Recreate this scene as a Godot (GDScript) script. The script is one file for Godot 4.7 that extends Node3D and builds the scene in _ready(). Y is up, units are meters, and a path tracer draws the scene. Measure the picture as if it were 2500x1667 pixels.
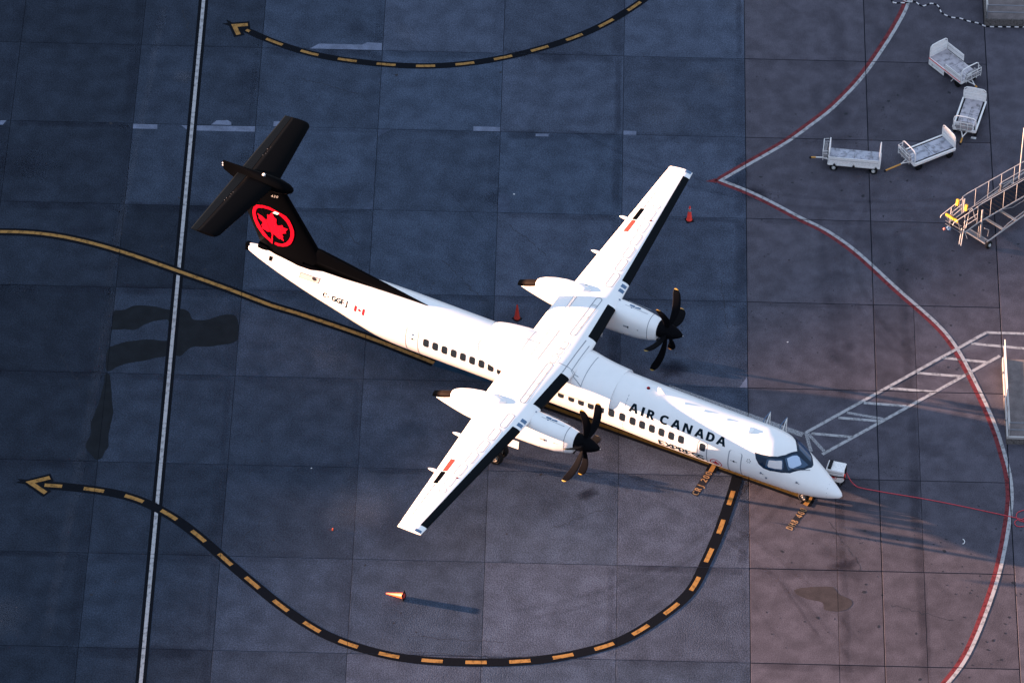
extends Node3D
# An airliner parked on a concrete apron at sunset, seen from high above through a long lens.

const SUN_AZIMUTH := 0.206
const SUN_HEIGHT := 0.1047
const AIRCRAFT_YAW := 0.45079
const JOINT_X0 := -28.595
const JOINT_Z0 := -32.888
const SLAB := 6.1263

const WHITE_LINE = [Vector2(-19.52, -31.15), Vector2(-19.48, 18.97)]
const LEAD_IN = [Vector2(-28.82, -12.22), Vector2(-28.4, -12.22), Vector2(-27.12, -12.24), Vector2(-25.53, -12.02), Vector2(-23.94, -11.57), Vector2(-22.48, -11.01), Vector2(-21.01, -10.35), Vector2(-19.33, -9.54), Vector2(-17.88, -8.85), Vector2(-16.36, -8.09), Vector2(-14.62, -7.17), Vector2(-14.05, -7), Vector2(-10.19, -5.24), Vector2(-6.87, -3.48)]
const TOP_ARROW = [Vector2(-17.23, -28.14), Vector2(-16.01, -27.35), Vector2(-14.88, -26.78), Vector2(-13.82, -26.36), Vector2(-12.96, -26.1), Vector2(-12, -25.91), Vector2(-10.07, -25.64), Vector2(-8.16, -25.57), Vector2(-6.26, -25.78), Vector2(-4.4, -26.27), Vector2(-2.61, -26.98), Vector2(-0.89, -27.88), Vector2(0.72, -28.97), Vector2(2.11, -30.26), Vector2(2.96, -31.2), Vector2(3.63, -32.1)]
const TOP_HEAD = [Vector2(-18, -28.54), Vector2(-17.17, -28.66), Vector2(-17.69, -27.69)]
const LOW_ARROW = [Vector2(-24.86, 5.57), Vector2(-23.91, 5.62), Vector2(-22.81, 5.76), Vector2(-21.85, 5.91), Vector2(-20.74, 6.22), Vector2(-19.87, 6.67), Vector2(-18.63, 7.55), Vector2(-17.19, 8.98), Vector2(-15.9, 10.49), Vector2(-14.54, 11.97), Vector2(-13.2, 13.38), Vector2(-11.79, 14.61), Vector2(-11.14, 15.05), Vector2(-10.15, 15.57), Vector2(-8.35, 16.21), Vector2(-6.46, 16.49), Vector2(-4.48, 16.52), Vector2(-2.53, 16.42), Vector2(-0.66, 16.09), Vector2(1.15, 15.47), Vector2(2.79, 14.54), Vector2(5.29, 11.92), Vector2(6.02, 9.99), Vector2(6.63, 8.15), Vector2(7.11, 6.25), Vector2(7.56, 4.33), Vector2(7.68, 3.53)]
const LOW_HEAD = [Vector2(-25.75, 5.38), Vector2(-24.67, 4.95), Vector2(-24.82, 6.19)]
const EDGE_A = [Vector2(16.66, -32.45), Vector2(16.45, -31.27), Vector2(16.08, -30.21), Vector2(15.53, -28.79), Vector2(14.83, -27.21), Vector2(14.37, -26.22), Vector2(13.76, -25.05), Vector2(13, -23.84), Vector2(12.26, -22.74), Vector2(11.37, -21.75), Vector2(10.56, -20.77), Vector2(9.61, -19.85), Vector2(8.19, -18.58), Vector2(6.78, -17.29)]
const EDGE_B = [Vector2(6.78, -17.29), Vector2(8.14, -16.56), Vector2(9.14, -15.87), Vector2(10.13, -15.11), Vector2(11.12, -14.31), Vector2(11.83, -13.93), Vector2(12.53, -13.23), Vector2(13.37, -12.35), Vector2(14.3, -11.1), Vector2(15.36, -9.6), Vector2(16.45, -8.18), Vector2(17.26, -7.11), Vector2(17.86, -6.1), Vector2(18.29, -5.08), Vector2(18.65, -4.02), Vector2(18.96, -3.05), Vector2(19.32, -1.85), Vector2(19.69, -0.54), Vector2(19.99, 0.75), Vector2(20.18, 2.02), Vector2(20.36, 3.01), Vector2(20.43, 3.99), Vector2(20.42, 4.97), Vector2(20.31, 5.95), Vector2(20.14, 7.12), Vector2(19.92, 8.47), Vector2(19.66, 9.82), Vector2(19.35, 11.07), Vector2(18.89, 12.69), Vector2(18.48, 14.01), Vector2(17.97, 15.42), Vector2(17.55, 16.27), Vector2(17.03, 17.1), Vector2(16.72, 17.58)]
const WALK = [Vector2(10.88, 0.78), Vector2(19.7, -6.56), Vector2(19.7, -6.56), Vector2(21.8, -6.54), Vector2(11.65, 2.23), Vector2(20.3, -4.93), Vector2(11.16, 0.81), Vector2(13.11, 0.99), Vector2(12.45, -0.32), Vector2(14.44, -0.15), Vector2(13.68, -1.4), Vector2(15.71, -1.24), Vector2(14.95, -2.46), Vector2(17.05, -2.28), Vector2(16.29, -3.58), Vector2(18.41, -3.41), Vector2(17.54, -4.7), Vector2(19.62, -4.46), Vector2(18.94, -5.76), Vector2(21.75, -5.47), Vector2(10.9, 0.78), Vector2(11.12, 2.05), Vector2(11, 0.84), Vector2(11.78, 2.08), Vector2(12.87, -0.69), Vector2(14.58, -0.31)]
const SIDEWALK = [Vector2(4.42, -2.32), Vector2(10.81, 0.8)]
const SIDEWALK_RUNGS = [Vector2(5.22, -1.78), Vector2(6.17, -1.29), Vector2(7.24, -0.77), Vector2(8.46, -0.19), Vector2(9.53, 0.34)]
const DH8_TEXT = [Vector2(10.16, 7.43), Vector2(10.9, 6.03), Vector2(9.86, 7.28)]
const DH8_BOX = [Vector2(10.17, 7.37), Vector2(10.88, 6.14), Vector2(10.59, 5.9), Vector2(9.92, 7.2)]
const DH8_BAR = [Vector2(10.68, 5.66), Vector2(10.89, 5.79), Vector2(11.09, 5.41), Vector2(11.26, 4.84)]
const CRJ_TEXT = [Vector2(5.76, 5.24), Vector2(6.46, 3.7), Vector2(5.48, 5.11)]
const CRJ_BAR = [Vector2(6.26, 3.58), Vector2(6.46, 3.67), Vector2(6.63, 3.23), Vector2(6.45, 3.1)]
const CRJ_BOX = [Vector2(5.76, 5.31), Vector2(6.51, 3.68), Vector2(6.15, 3.58), Vector2(5.45, 5.11)]
const BLUE_PATCH = [Vector2(-6.8, -3.69), Vector2(-6.88, -3.28), Vector2(-4.14, -2.18), Vector2(-4.03, -2.38)]
const PATCH_0 = [Vector2(-22.47, -20.59), Vector2(-21.25, -20.57), Vector2(-21.23, -20.23), Vector2(-22.45, -20.22)]
const PATCH_1 = [Vector2(-20.05, -20.56), Vector2(-16.35, -20.61), Vector2(-16.35, -20.19), Vector2(-19.7, -20.17)]
const PATCH_2 = [Vector2(-18.57, -20.66), Vector2(-18.3, -21), Vector2(-17.76, -21.04), Vector2(-17.57, -20.87), Vector2(-17.55, -20.66)]
const PATCH_3 = [Vector2(-29.1, -20.62), Vector2(-28.8, -20.63), Vector2(-28.96, -20.29), Vector2(-29.22, -20.28)]
const PATCH_4 = [Vector2(-15.45, -21.02), Vector2(-15.07, -21.03), Vector2(-15.12, -20.63), Vector2(-15.45, -20.64)]
const PATCH_5 = [Vector2(-5.45, -20.99), Vector2(-4.1, -20.98), Vector2(-4.1, -20.63), Vector2(-5.44, -20.63)]
const PATCH_6 = [Vector2(-2.32, -20.54), Vector2(-1.67, -20.55), Vector2(-1.68, -20.34), Vector2(-2.32, -20.34)]
const PATCH_7 = [Vector2(2.07, -20.92), Vector2(2.71, -20.92), Vector2(2.7, -20.59), Vector2(2.06, -20.59)]
const PATCH_8 = [Vector2(-13.45, -27.18), Vector2(-11.27, -27.17), Vector2(-11.02, -27.36), Vector2(-10.27, -27.34), Vector2(-10.25, -26.77), Vector2(-13.95, -26.74)]
const PATCH_9 = [Vector2(8.14, -3.05), Vector2(8.14, -2.25), Vector2(7.75, -2.24)]
const PATCH_10 = [Vector2(-10.77, -14.54), Vector2(-10.24, -15.15), Vector2(-10.23, -14.54)]
const PATCH_11 = [Vector2(-10.23, -20.59), Vector2(-9.58, -20.6), Vector2(-10.2, -20.04)]
const PATCH_12 = [Vector2(-4.1, -15.95), Vector2(-3.53, -15.92), Vector2(-3.48, -14.54), Vector2(-4.08, -14.54)]
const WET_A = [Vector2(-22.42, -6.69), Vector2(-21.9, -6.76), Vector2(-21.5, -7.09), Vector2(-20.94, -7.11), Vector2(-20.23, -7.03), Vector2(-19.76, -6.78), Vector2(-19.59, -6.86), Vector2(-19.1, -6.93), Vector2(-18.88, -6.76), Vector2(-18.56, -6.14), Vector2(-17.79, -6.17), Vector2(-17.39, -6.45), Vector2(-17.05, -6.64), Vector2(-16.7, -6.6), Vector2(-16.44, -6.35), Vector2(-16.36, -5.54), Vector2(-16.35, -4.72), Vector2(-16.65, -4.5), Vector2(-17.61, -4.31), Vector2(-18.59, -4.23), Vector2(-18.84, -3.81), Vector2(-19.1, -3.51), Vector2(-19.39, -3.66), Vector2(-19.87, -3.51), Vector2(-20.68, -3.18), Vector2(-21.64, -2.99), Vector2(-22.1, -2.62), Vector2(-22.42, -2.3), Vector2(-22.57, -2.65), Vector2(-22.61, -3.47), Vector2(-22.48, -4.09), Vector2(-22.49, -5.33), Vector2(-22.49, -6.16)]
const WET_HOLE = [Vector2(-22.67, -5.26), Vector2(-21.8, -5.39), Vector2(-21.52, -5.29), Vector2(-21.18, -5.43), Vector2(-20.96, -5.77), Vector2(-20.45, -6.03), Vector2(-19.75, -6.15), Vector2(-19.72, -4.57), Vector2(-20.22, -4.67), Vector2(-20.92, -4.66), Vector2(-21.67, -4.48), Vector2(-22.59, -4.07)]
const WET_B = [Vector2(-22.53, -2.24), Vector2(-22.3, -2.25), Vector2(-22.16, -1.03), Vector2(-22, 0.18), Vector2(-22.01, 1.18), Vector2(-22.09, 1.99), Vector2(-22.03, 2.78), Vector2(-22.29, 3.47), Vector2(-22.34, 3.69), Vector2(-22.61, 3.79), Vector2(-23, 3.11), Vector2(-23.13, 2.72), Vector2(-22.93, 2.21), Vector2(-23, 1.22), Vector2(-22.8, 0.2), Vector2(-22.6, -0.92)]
const BROWN = [Vector2(10.23, 11.37), Vector2(10.5, 11.18), Vector2(11.03, 11.18), Vector2(11.37, 11.08), Vector2(12, 11.08), Vector2(12.2, 11.31), Vector2(12.3, 11.59), Vector2(12.76, 11.81), Vector2(12.95, 12.13), Vector2(12.68, 12.52), Vector2(12.2, 12.72), Vector2(11.68, 12.65), Vector2(11.51, 12.46), Vector2(11.55, 12.09), Vector2(11.22, 12), Vector2(10.62, 11.83), Vector2(10.29, 11.66)]
const CABLE = [Vector2(12.71, 3.76), Vector2(12.8, 3.97), Vector2(13.17, 4.38), Vector2(14.32, 4.69), Vector2(16.21, 5.08), Vector2(17.89, 5.49), Vector2(19.5, 5.93), Vector2(20.57, 6.23), Vector2(20.86, 6.34), Vector2(20.97, 6.43), Vector2(21.07, 6.46), Vector2(21.18, 6.4), Vector2(21.17, 6.25), Vector2(21.03, 6.26), Vector2(20.86, 6.36), Vector2(20.7, 6.37), Vector2(20.58, 6.49), Vector2(20.56, 6.64), Vector2(20.63, 6.78), Vector2(20.77, 6.83), Vector2(20.96, 6.81), Vector2(21.2, 6.74), Vector2(21.33, 6.47), Vector2(21.26, 6.03), Vector2(21.1, 5.74), Vector2(20.97, 5.74), Vector2(20.76, 5.85), Vector2(20.67, 6), Vector2(20.65, 6.2), Vector2(20.77, 6.41), Vector2(20.97, 6.5), Vector2(21.45, 6.44)]
const ROPE = [Vector2(15.62, -32.01), Vector2(15.72, -31.71), Vector2(15.84, -31.47), Vector2(16.23, -31.48), Vector2(16.45, -31.49), Vector2(16.61, -31.56), Vector2(16.92, -31.58), Vector2(17.14, -31.37), Vector2(17.32, -31.25), Vector2(17.53, -31.36), Vector2(17.73, -31.47), Vector2(17.96, -31.43), Vector2(18.12, -31.26), Vector2(18.24, -30.82), Vector2(18.39, -30.63), Vector2(18.73, -30.4), Vector2(19.19, -30.34), Vector2(19.59, -30.13), Vector2(20.05, -30), Vector2(20.43, -29.77), Vector2(20.7, -29.72), Vector2(22.41, -29.75), Vector2(22.87, -29.75)]
const CORD = [Vector2(16.09, -31.92), Vector2(16.21, -31.73), Vector2(16.39, -31.59), Vector2(16.56, -31.51), Vector2(16.77, -31.6), Vector2(16.81, -31.9)]
const SPOTS = [Vector2(16.92, -25.66), Vector2(15.86, -24.16), Vector2(17.82, -23.75), Vector2(15.11, -23.18), Vector2(13.69, -20.38), Vector2(10.18, -19.34), Vector2(10.48, -17.26), Vector2(12.91, -16.75), Vector2(16.17, -17.62), Vector2(15.34, -17.49), Vector2(15.08, -21.46), Vector2(15.24, -22.45), Vector2(8.9, -17.65), Vector2(17.46, -16.45), Vector2(10.69, -22.51), Vector2(16.5, -26.32), Vector2(13.39, -20.87), Vector2(13.24, -22.63), Vector2(17.88, -18.23), Vector2(15.38, -23.69), Vector2(11.46, -18.03), Vector2(13.95, -16.39), Vector2(18.47, -24.46), Vector2(11.98, -14.51), Vector2(8.97, -17.03), Vector2(14.92, -14.91), Vector2(15.58, -13.76), Vector2(15.16, -11.47), Vector2(15.51, -10.95), Vector2(16, -10.97), Vector2(18.24, -9.2), Vector2(18.57, -10.69), Vector2(18.27, -12.44), Vector2(21.12, -12.13), Vector2(19.66, -9.62), Vector2(18, -7.02), Vector2(15.84, -7.44), Vector2(20.02, -11.64), Vector2(16.72, -10.34), Vector2(15.71, -12.08), Vector2(21.49, -13.06), Vector2(20.34, 10.54), Vector2(20.65, 11.26), Vector2(20.05, 12.79), Vector2(19.84, 13.22), Vector2(19.01, 14.93), Vector2(13.55, 7.34), Vector2(13.51, 10.87), Vector2(13.43, 11.36), Vector2(17.22, 8.55), Vector2(17.07, 7.99), Vector2(16.73, 8.12), Vector2(18.31, 11.26), Vector2(17.99, 12.86), Vector2(14.05, 13.6), Vector2(13.12, 13.94), Vector2(19.27, 14.31), Vector2(19.82, 13.83), Vector2(9.69, 8.82), Vector2(15.77, 13.98), Vector2(19.59, 15.54), Vector2(8.92, 12.83), Vector2(18.1, 16.71), Vector2(15.85, 16.92), Vector2(11.27, 13.13), Vector2(14.96, 7.61), Vector2(15.06, 7.87), Vector2(-25.6, -5.41), Vector2(-18.22, -9.83), Vector2(-20.45, -11.43), Vector2(-14.83, 2.24), Vector2(-23.58, -20.59), Vector2(-19.82, -15.07), Vector2(-9.44, -24.84), Vector2(-4.19, -25.24), Vector2(-7.86, 13.44), Vector2(-7.46, 15.14), Vector2(-7.11, 14.68), Vector2(-9.62, 10.4), Vector2(-3.12, 8.1), Vector2(-8.16, 14.11), Vector2(-1.61, 4.05), Vector2(-21.08, 11.88), Vector2(-22.13, 12.74), Vector2(-13.93, 8.87), Vector2(-14.52, 9.33)]
const FLECKS = []
const FIN_LEAF = [Vector2(-16.3, 6.3), Vector2(-16.22, 6.15), Vector2(-16.16, 6.04), Vector2(-16.04, 5.99), Vector2(-16.06, 5.69), Vector2(-16.01, 5.61), Vector2(-15.93, 5.61), Vector2(-15.72, 5.74), Vector2(-15.66, 5.62), Vector2(-15.41, 5.62), Vector2(-15.55, 5.41), Vector2(-15.51, 5.31), Vector2(-15.77, 5.17), Vector2(-15.68, 5.03), Vector2(-15.71, 4.92), Vector2(-15.65, 4.74), Vector2(-15.85, 4.81), Vector2(-15.92, 4.76), Vector2(-16.24, 4.96), Vector2(-16.27, 4.81), Vector2(-16.32, 4.25), Vector2(-16.38, 4.48), Vector2(-16.34, 4.92), Vector2(-16.41, 5.01), Vector2(-16.56, 4.93), Vector2(-16.56, 4.92), Vector2(-16.71, 4.97), Vector2(-16.94, 4.96), Vector2(-16.86, 5.12), Vector2(-16.93, 5.2), Vector2(-16.83, 5.33), Vector2(-16.85, 5.43), Vector2(-16.98, 5.51), Vector2(-17.06, 5.59), Vector2(-17.04, 5.71), Vector2(-17.14, 5.85), Vector2(-16.86, 5.8), Vector2(-16.66, 5.67), Vector2(-16.55, 5.75), Vector2(-16.56, 6.05), Vector2(-16.44, 6.05)]
const FIN_RING = [Vector2(-16.2, 4.43), Vector2(-16.2, 4.28), Vector2(-15.98, 4.28), Vector2(-15.72, 4.36), Vector2(-15.47, 4.51), Vector2(-15.27, 4.73), Vector2(-15.15, 5.02), Vector2(-15.08, 5.37), Vector2(-15.09, 5.64), Vector2(-15.18, 5.91), Vector2(-15.33, 6.2), Vector2(-15.52, 6.39), Vector2(-15.84, 6.47), Vector2(-16.1, 6.53), Vector2(-16.43, 6.58), Vector2(-16.79, 6.53), Vector2(-16.93, 6.48), Vector2(-17.16, 6.38), Vector2(-17.34, 6.14), Vector2(-17.41, 5.84), Vector2(-17.38, 5.42), Vector2(-17.19, 4.94), Vector2(-16.86, 4.54), Vector2(-16.32, 4.24), Vector2(-16.38, 4.48), Vector2(-16.57, 4.59), Vector2(-16.9, 4.95), Vector2(-17.15, 5.38), Vector2(-17.24, 5.81), Vector2(-17.17, 6.11), Vector2(-17.02, 6.27), Vector2(-16.85, 6.32), Vector2(-16.79, 6.37), Vector2(-16.44, 6.42), Vector2(-16.12, 6.39), Vector2(-15.9, 6.33), Vector2(-15.69, 6.21), Vector2(-15.49, 6.04), Vector2(-15.35, 5.79), Vector2(-15.27, 5.52), Vector2(-15.28, 5.22), Vector2(-15.39, 4.92), Vector2(-15.55, 4.69), Vector2(-15.77, 4.51), Vector2(-15.97, 4.45)]
const FIN_WHITE_QUAD = [Vector2(-16.25, 6.29), Vector2(-16.11, 6.45), Vector2(-15.87, 6.43), Vector2(-15.98, 6.29)]
const FIN_420 = [Vector2(-16.32, 7.28), Vector2(-15.95, 7.34), Vector2(-16.29, 7.42)]

# fuselage stations: x, top, bottom, half width, height of the widest point
const FUSELAGE = [
	[-17.62, 3.68, 3.26, 0.15, 3.48],
	[-17.2, 3.73, 3.08, 0.26, 3.42],
	[-16, 3.8, 2.66, 0.5, 3.24],
	[-14.8, 3.84, 2.33, 0.72, 3.07],
	[-13.6, 3.825, 2.02, 0.9, 2.9],
	[-12.4, 3.805, 1.73, 1.05, 2.74],
	[-11.2, 3.782, 1.41, 1.2, 2.57],
	[-10, 3.757, 1.14, 1.31, 2.44],
	[-8.8, 3.735, 1.05, 1.345, 2.39],
	[-5, 3.655, 0.965, 1.345, 2.31],
	[0, 3.555, 0.865, 1.345, 2.21],
	[2.5, 3.485, 0.8, 1.345, 2.145],
	[5, 3.37, 0.69, 1.345, 2.03],
	[9, 3.265, 0.655, 1.335, 1.965],
	[9.8, 3.265, 0.65, 1.32, 1.95],
	[10.4, 3.215, 0.64, 1.285, 1.9],
	[10.9, 3.08, 0.64, 1.23, 1.81],
	[11.4, 2.82, 0.62, 1.14, 1.67],
	[11.9, 2.46, 0.605, 1.02, 1.53],
	[12.4, 2.09, 0.61, 0.85, 1.38],
	[12.9, 1.75, 0.64, 0.63, 1.23],
	[13.3, 1.46, 0.7, 0.43, 1.1],
	[13.6, 1.24, 0.78, 0.27, 1.01],
	[13.78, 1.09, 0.84, 0.14, 0.96],
	[13.86, 0.97, 0.94, 0.012, 0.955],
]

var M := {}
var rng := RandomNumberGenerator.new()
var slopes := []
var taken := {}
var glyphs := {}
var slabs: Array[Rect2] = []


func _ready() -> void:
	rng.seed = 4207
	var cam := Camera3D.new()
	cam.name = "camera"
	cam.transform = Transform3D(Basis(Vector3(0.9996926, 0.0113895, -0.0220246), Vector3(-0.0232736, 0.7373951, -0.6750606), Vector3(0.0085523, 0.6753656, 0.7374335)), Vector3(-0.657, 198.166, 211.234))
	cam.fov = 6.4019
	cam.near = 1.0
	cam.far = 6000.0
	cam.current = true
	add_child(cam)

	var env := Environment.new()
	env.background_mode = Environment.BG_SKY
	var skym := ProceduralSkyMaterial.new()
	skym.sky_top_color = Color(0.455, 0.575, 0.76).linear_to_srgb()
	skym.sky_horizon_color = Color(0.74, 0.70, 0.72).linear_to_srgb()
	skym.sky_curve = 0.12
	skym.sky_energy_multiplier = 1.0
	skym.ground_bottom_color = Color(0.05, 0.055, 0.065).linear_to_srgb()
	skym.ground_horizon_color = Color(0.3, 0.28, 0.28).linear_to_srgb()
	var sk := Sky.new()
	sk.sky_material = skym
	env.sky = sk
	env.background_energy_multiplier = 0.142
	env.tonemap_mode = Environment.TONE_MAPPER_LINEAR
	env.tonemap_exposure = 11.2
	env.sdfgi_enabled = true
	env.ssao_enabled = true
	env.ssil_enabled = true
	var we := WorldEnvironment.new()
	we.name = "world_environment"
	we.environment = env
	add_child(we)

	var sun := DirectionalLight3D.new()
	sun.name = "sun"
	sun.light_color = Color(1.0, 0.56, 0.345).linear_to_srgb()
	sun.light_energy = 1.42
	sun.light_angular_distance = 0.5
	sun.shadow_enabled = true
	sun.sky_mode = DirectionalLight3D.SKY_MODE_LIGHT_ONLY
	var away := Vector3(cos(SUN_AZIMUTH) * cos(SUN_HEIGHT), -sin(SUN_HEIGHT), sin(SUN_AZIMUTH) * cos(SUN_HEIGHT))
	sun.transform = Transform3D(Basis.looking_at(away, Vector3.UP), Vector3(-200, 60, -40))
	add_child(sun)

	make_materials()
	measure_fuselage()
	make_ground()
	make_shade_block()
	second_shade_block()
	make_markings()
	make_stains()
	make_cracks()
	make_aircraft()
	make_platforms()
	make_carts()
	make_ramp()
	make_cones()
	make_power_unit()
	make_lines_on_ground()


# ---------------------------------------------------------------- materials

func noise_tex(kind: int, freq: float, octaves: int, lo: float, hi: float, size := 1024, sd := 1, mid := 0.5) -> NoiseTexture2D:
	var n := FastNoiseLite.new()
	n.noise_type = kind as FastNoiseLite.NoiseType
	n.frequency = freq
	n.seed = sd
	n.fractal_octaves = octaves
	n.fractal_gain = 0.55
	var g := Gradient.new()
	g.set_color(0, Color(lo, lo, lo))
	g.set_color(1, Color(hi, hi, hi))
	var m := lerpf(lo, hi, mid)
	g.add_point(0.5, Color(m, m, m))
	var t := NoiseTexture2D.new()
	t.width = size
	t.height = size
	t.seamless = true
	t.noise = n
	t.color_ramp = g
	return t


func mat(called: String, lin: Color, rough := 0.5, metal := 0.0, gloss := 0.5) -> StandardMaterial3D:
	var m := StandardMaterial3D.new()
	m.resource_name = called
	m.albedo_color = lin.linear_to_srgb()
	m.roughness = rough
	m.metallic = metal
	m.metallic_specular = gloss
	M[called] = m
	return m


func worn(m: StandardMaterial3D, tex: Texture2D, scale: float, fine: Texture2D = null, fine_scale := 1.0) -> void:
	m.albedo_texture = tex
	m.uv1_triplanar = true
	m.uv1_world_triplanar = true
	m.uv1_scale = Vector3.ONE * scale
	if fine:
		m.detail_enabled = true
		m.detail_blend_mode = BaseMaterial3D.BLEND_MODE_MUL
		m.detail_albedo = fine
		m.detail_uv_layer = BaseMaterial3D.DETAIL_UV_2
		m.uv2_triplanar = true
		m.uv2_world_triplanar = true
		m.uv2_scale = Vector3.ONE * fine_scale


func make_materials() -> void:
	var blotch := noise_tex(FastNoiseLite.TYPE_SIMPLEX, 0.006, 6, 0.80, 1.0, 1024, 3)
	var blotch2 := noise_tex(FastNoiseLite.TYPE_SIMPLEX, 0.009, 6, 0.80, 1.0, 1024, 8)
	var grain := noise_tex(FastNoiseLite.TYPE_SIMPLEX, 0.042, 3, 0.64, 1.0, 1024, 5)
	var soft_grain := noise_tex(FastNoiseLite.TYPE_SIMPLEX, 0.05, 3, 0.74, 1.0, 1024, 6)
	var pits := noise_tex(FastNoiseLite.TYPE_SIMPLEX, 0.12, 3, 0.0, 1.0, 1024, 11)
	M["grain_tex"] = grain
	M["soft_tex"] = soft_grain
	M["blotch_tex"] = blotch
	for k in 8:
		var old := mat("coarse_concrete_%d" % k, Color(0.088, 0.110, 0.166) * (0.90 + 0.04 * ((k * 5) % 8)), 0.85, 0.0, 0.15)
		worn(old, blotch, 0.085, grain, 0.21)
		old.uv1_offset = Vector3(0.37 * k, 0.0, 0.61 * k)
		old.uv2_offset = Vector3(0.13 * k, 0.0, 0.29 * k)
		old.heightmap_enabled = true
		old.heightmap_texture = pits
		old.heightmap_scale = 1.0
		# left-hand slabs get darker copies, with the shade painted into their colour
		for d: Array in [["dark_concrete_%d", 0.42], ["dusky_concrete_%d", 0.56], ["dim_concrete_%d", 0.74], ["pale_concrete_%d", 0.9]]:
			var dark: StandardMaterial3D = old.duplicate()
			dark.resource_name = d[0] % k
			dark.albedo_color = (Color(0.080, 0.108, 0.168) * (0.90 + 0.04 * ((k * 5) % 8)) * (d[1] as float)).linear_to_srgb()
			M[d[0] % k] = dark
		var newer := mat("smooth_concrete_%d" % k, Color(0.106, 0.100, 0.129) * (0.93 + 0.03 * ((k * 3) % 8)), 0.8, 0.0, 0.15)
		worn(newer, blotch2, 0.07, soft_grain, 0.25)
		newer.uv1_offset = Vector3(0.23 * k, 0.0, 0.47 * k)
		newer.heightmap_enabled = true
		newer.heightmap_texture = pits
		newer.heightmap_scale = 0.2
	var wear := noise_tex(FastNoiseLite.TYPE_SIMPLEX, 0.012, 5, 0.62, 1.0, 1024, 15, 0.95)
	mat("joint_filler", Color(0.010, 0.012, 0.018), 0.9, 0.0, 0.05)
	worn(mat("far_ground", Color(0.07, 0.075, 0.095), 0.9, 0.0, 0.1), blotch, 0.05)
	worn(mat("black_paint", Color(0.0075, 0.009, 0.013), 0.7, 0.0, 0.08), soft_grain, 0.3)
	worn(mat("yellow_paint", Color(0.40, 0.21, 0.065), 0.6, 0.0, 0.15), wear, 0.22, soft_grain, 0.5)
	worn(mat("shaded_yellow_paint", Color(0.13, 0.085, 0.025), 0.7, 0.0, 0.1), blotch2, 0.4, soft_grain, 0.5)  # line yellow darkened to carry the shade under the belly
	worn(mat("white_paint", Color(0.44, 0.44, 0.47), 0.6, 0.0, 0.2), wear, 0.22, soft_grain, 0.5)
	worn(mat("worn_white_paint", Color(0.34, 0.34, 0.37), 0.7, 0.0, 0.15), noise_tex(FastNoiseLite.TYPE_SIMPLEX, 0.05, 4, 0.45, 1.0, 512, 9, 0.75), 0.4)
	worn(mat("red_paint", Color(0.20, 0.040, 0.048), 0.6, 0.0, 0.15), wear, 0.22, soft_grain, 0.5)
	worn(mat("faded_yellow", Color(0.42, 0.26, 0.14), 0.7, 0.0, 0.1), noise_tex(FastNoiseLite.TYPE_SIMPLEX, 0.04, 4, 0.5, 1.0, 512, 10, 0.7), 0.5)
	worn(mat("faded_black", Color(0.028, 0.030, 0.040), 0.8, 0.0, 0.1), grain, 0.4)
	worn(mat("patch_concrete", Color(0.20, 0.235, 0.34), 0.8, 0.0, 0.15), blotch, 0.2, soft_grain, 0.3)
	worn(mat("dark_patch", Color(0.085, 0.11, 0.175), 0.8, 0.0, 0.15), blotch, 0.2, grain, 0.3)
	worn(mat("blue_cover_paint", Color(0.010, 0.040, 0.085), 0.6, 0.0, 0.15), blotch, 0.2)
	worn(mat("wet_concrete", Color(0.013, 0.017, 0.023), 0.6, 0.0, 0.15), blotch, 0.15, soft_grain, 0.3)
	worn(mat("spill", Color(0.062, 0.052, 0.056), 0.6, 0.0, 0.25), blotch, 0.2, soft_grain, 0.3)
	mat("oil", Color(0.020, 0.021, 0.028), 0.5, 0.0, 0.2)
	var film := mat("dirt_film", Color(1, 1, 1), 0.9, 0.0, 0.05)
	film.vertex_color_use_as_albedo = true
	film.transparency = BaseMaterial3D.TRANSPARENCY_ALPHA

	var skin := mat("white_skin", Color(0.74, 0.74, 0.75), 0.32)
	skin.clearcoat_enabled = true
	skin.clearcoat = 0.3
	skin.clearcoat_roughness = 0.15
	worn(skin, noise_tex(FastNoiseLite.TYPE_SIMPLEX, 0.01, 4, 0.965, 1.0, 512, 21), 0.12)
	mat("panel_line", Color(0.13, 0.14, 0.17), 0.5, 0.0, 0.2)
	mat("faint_line", Color(0.26, 0.28, 0.31), 0.5, 0.0, 0.2)
	mat("black_skin", Color(0.0014, 0.0016, 0.0022), 0.28, 0.0, 0.08)
	mat("black_boot", Color(0.003, 0.0045, 0.0065), 0.38, 0.0, 0.12)
	mat("soot_metal", Color(0.010, 0.0075, 0.0065), 0.5, 0.0, 0.1)
	mat("livery_red", Color(0.46, 0.003, 0.016), 0.35, 0.0, 0.2)
	mat("signal_red", Color(0.62, 0.045, 0.035), 0.45, 0.0, 0.2)
	mat("lettering_black", Color(0.006, 0.013, 0.020), 0.35, 0.0, 0.05)
	mat("flag_red", Color(0.50, 0.015, 0.025), 0.4, 0.0, 0.15)
	mat("light_skin", Color(0.85, 0.84, 0.82), 0.3)
	mat("fleet_number", Color(0.30, 0.30, 0.30), 0.4)
	mat("window_glass", Color(0.012, 0.018, 0.026), 0.08)
	mat("mask_blue", Color(0.006, 0.018, 0.040), 0.15, 0.0, 0.3)
	mat("pane_glass", Color(0.015, 0.05, 0.11), 0.06)
	mat("blind_white", Color(0.52, 0.50, 0.52), 0.6)
	mat("blind_blue", Color(0.36, 0.46, 0.62), 0.5)
	mat("blue_lens", Color(0.06, 0.12, 0.22), 0.1)
	mat("red_lens", Color(0.12, 0.004, 0.01), 0.3, 0.0, 0.15)
	mat("steel_grey", Color(0.32, 0.34, 0.38), 0.35, 0.6)
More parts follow.
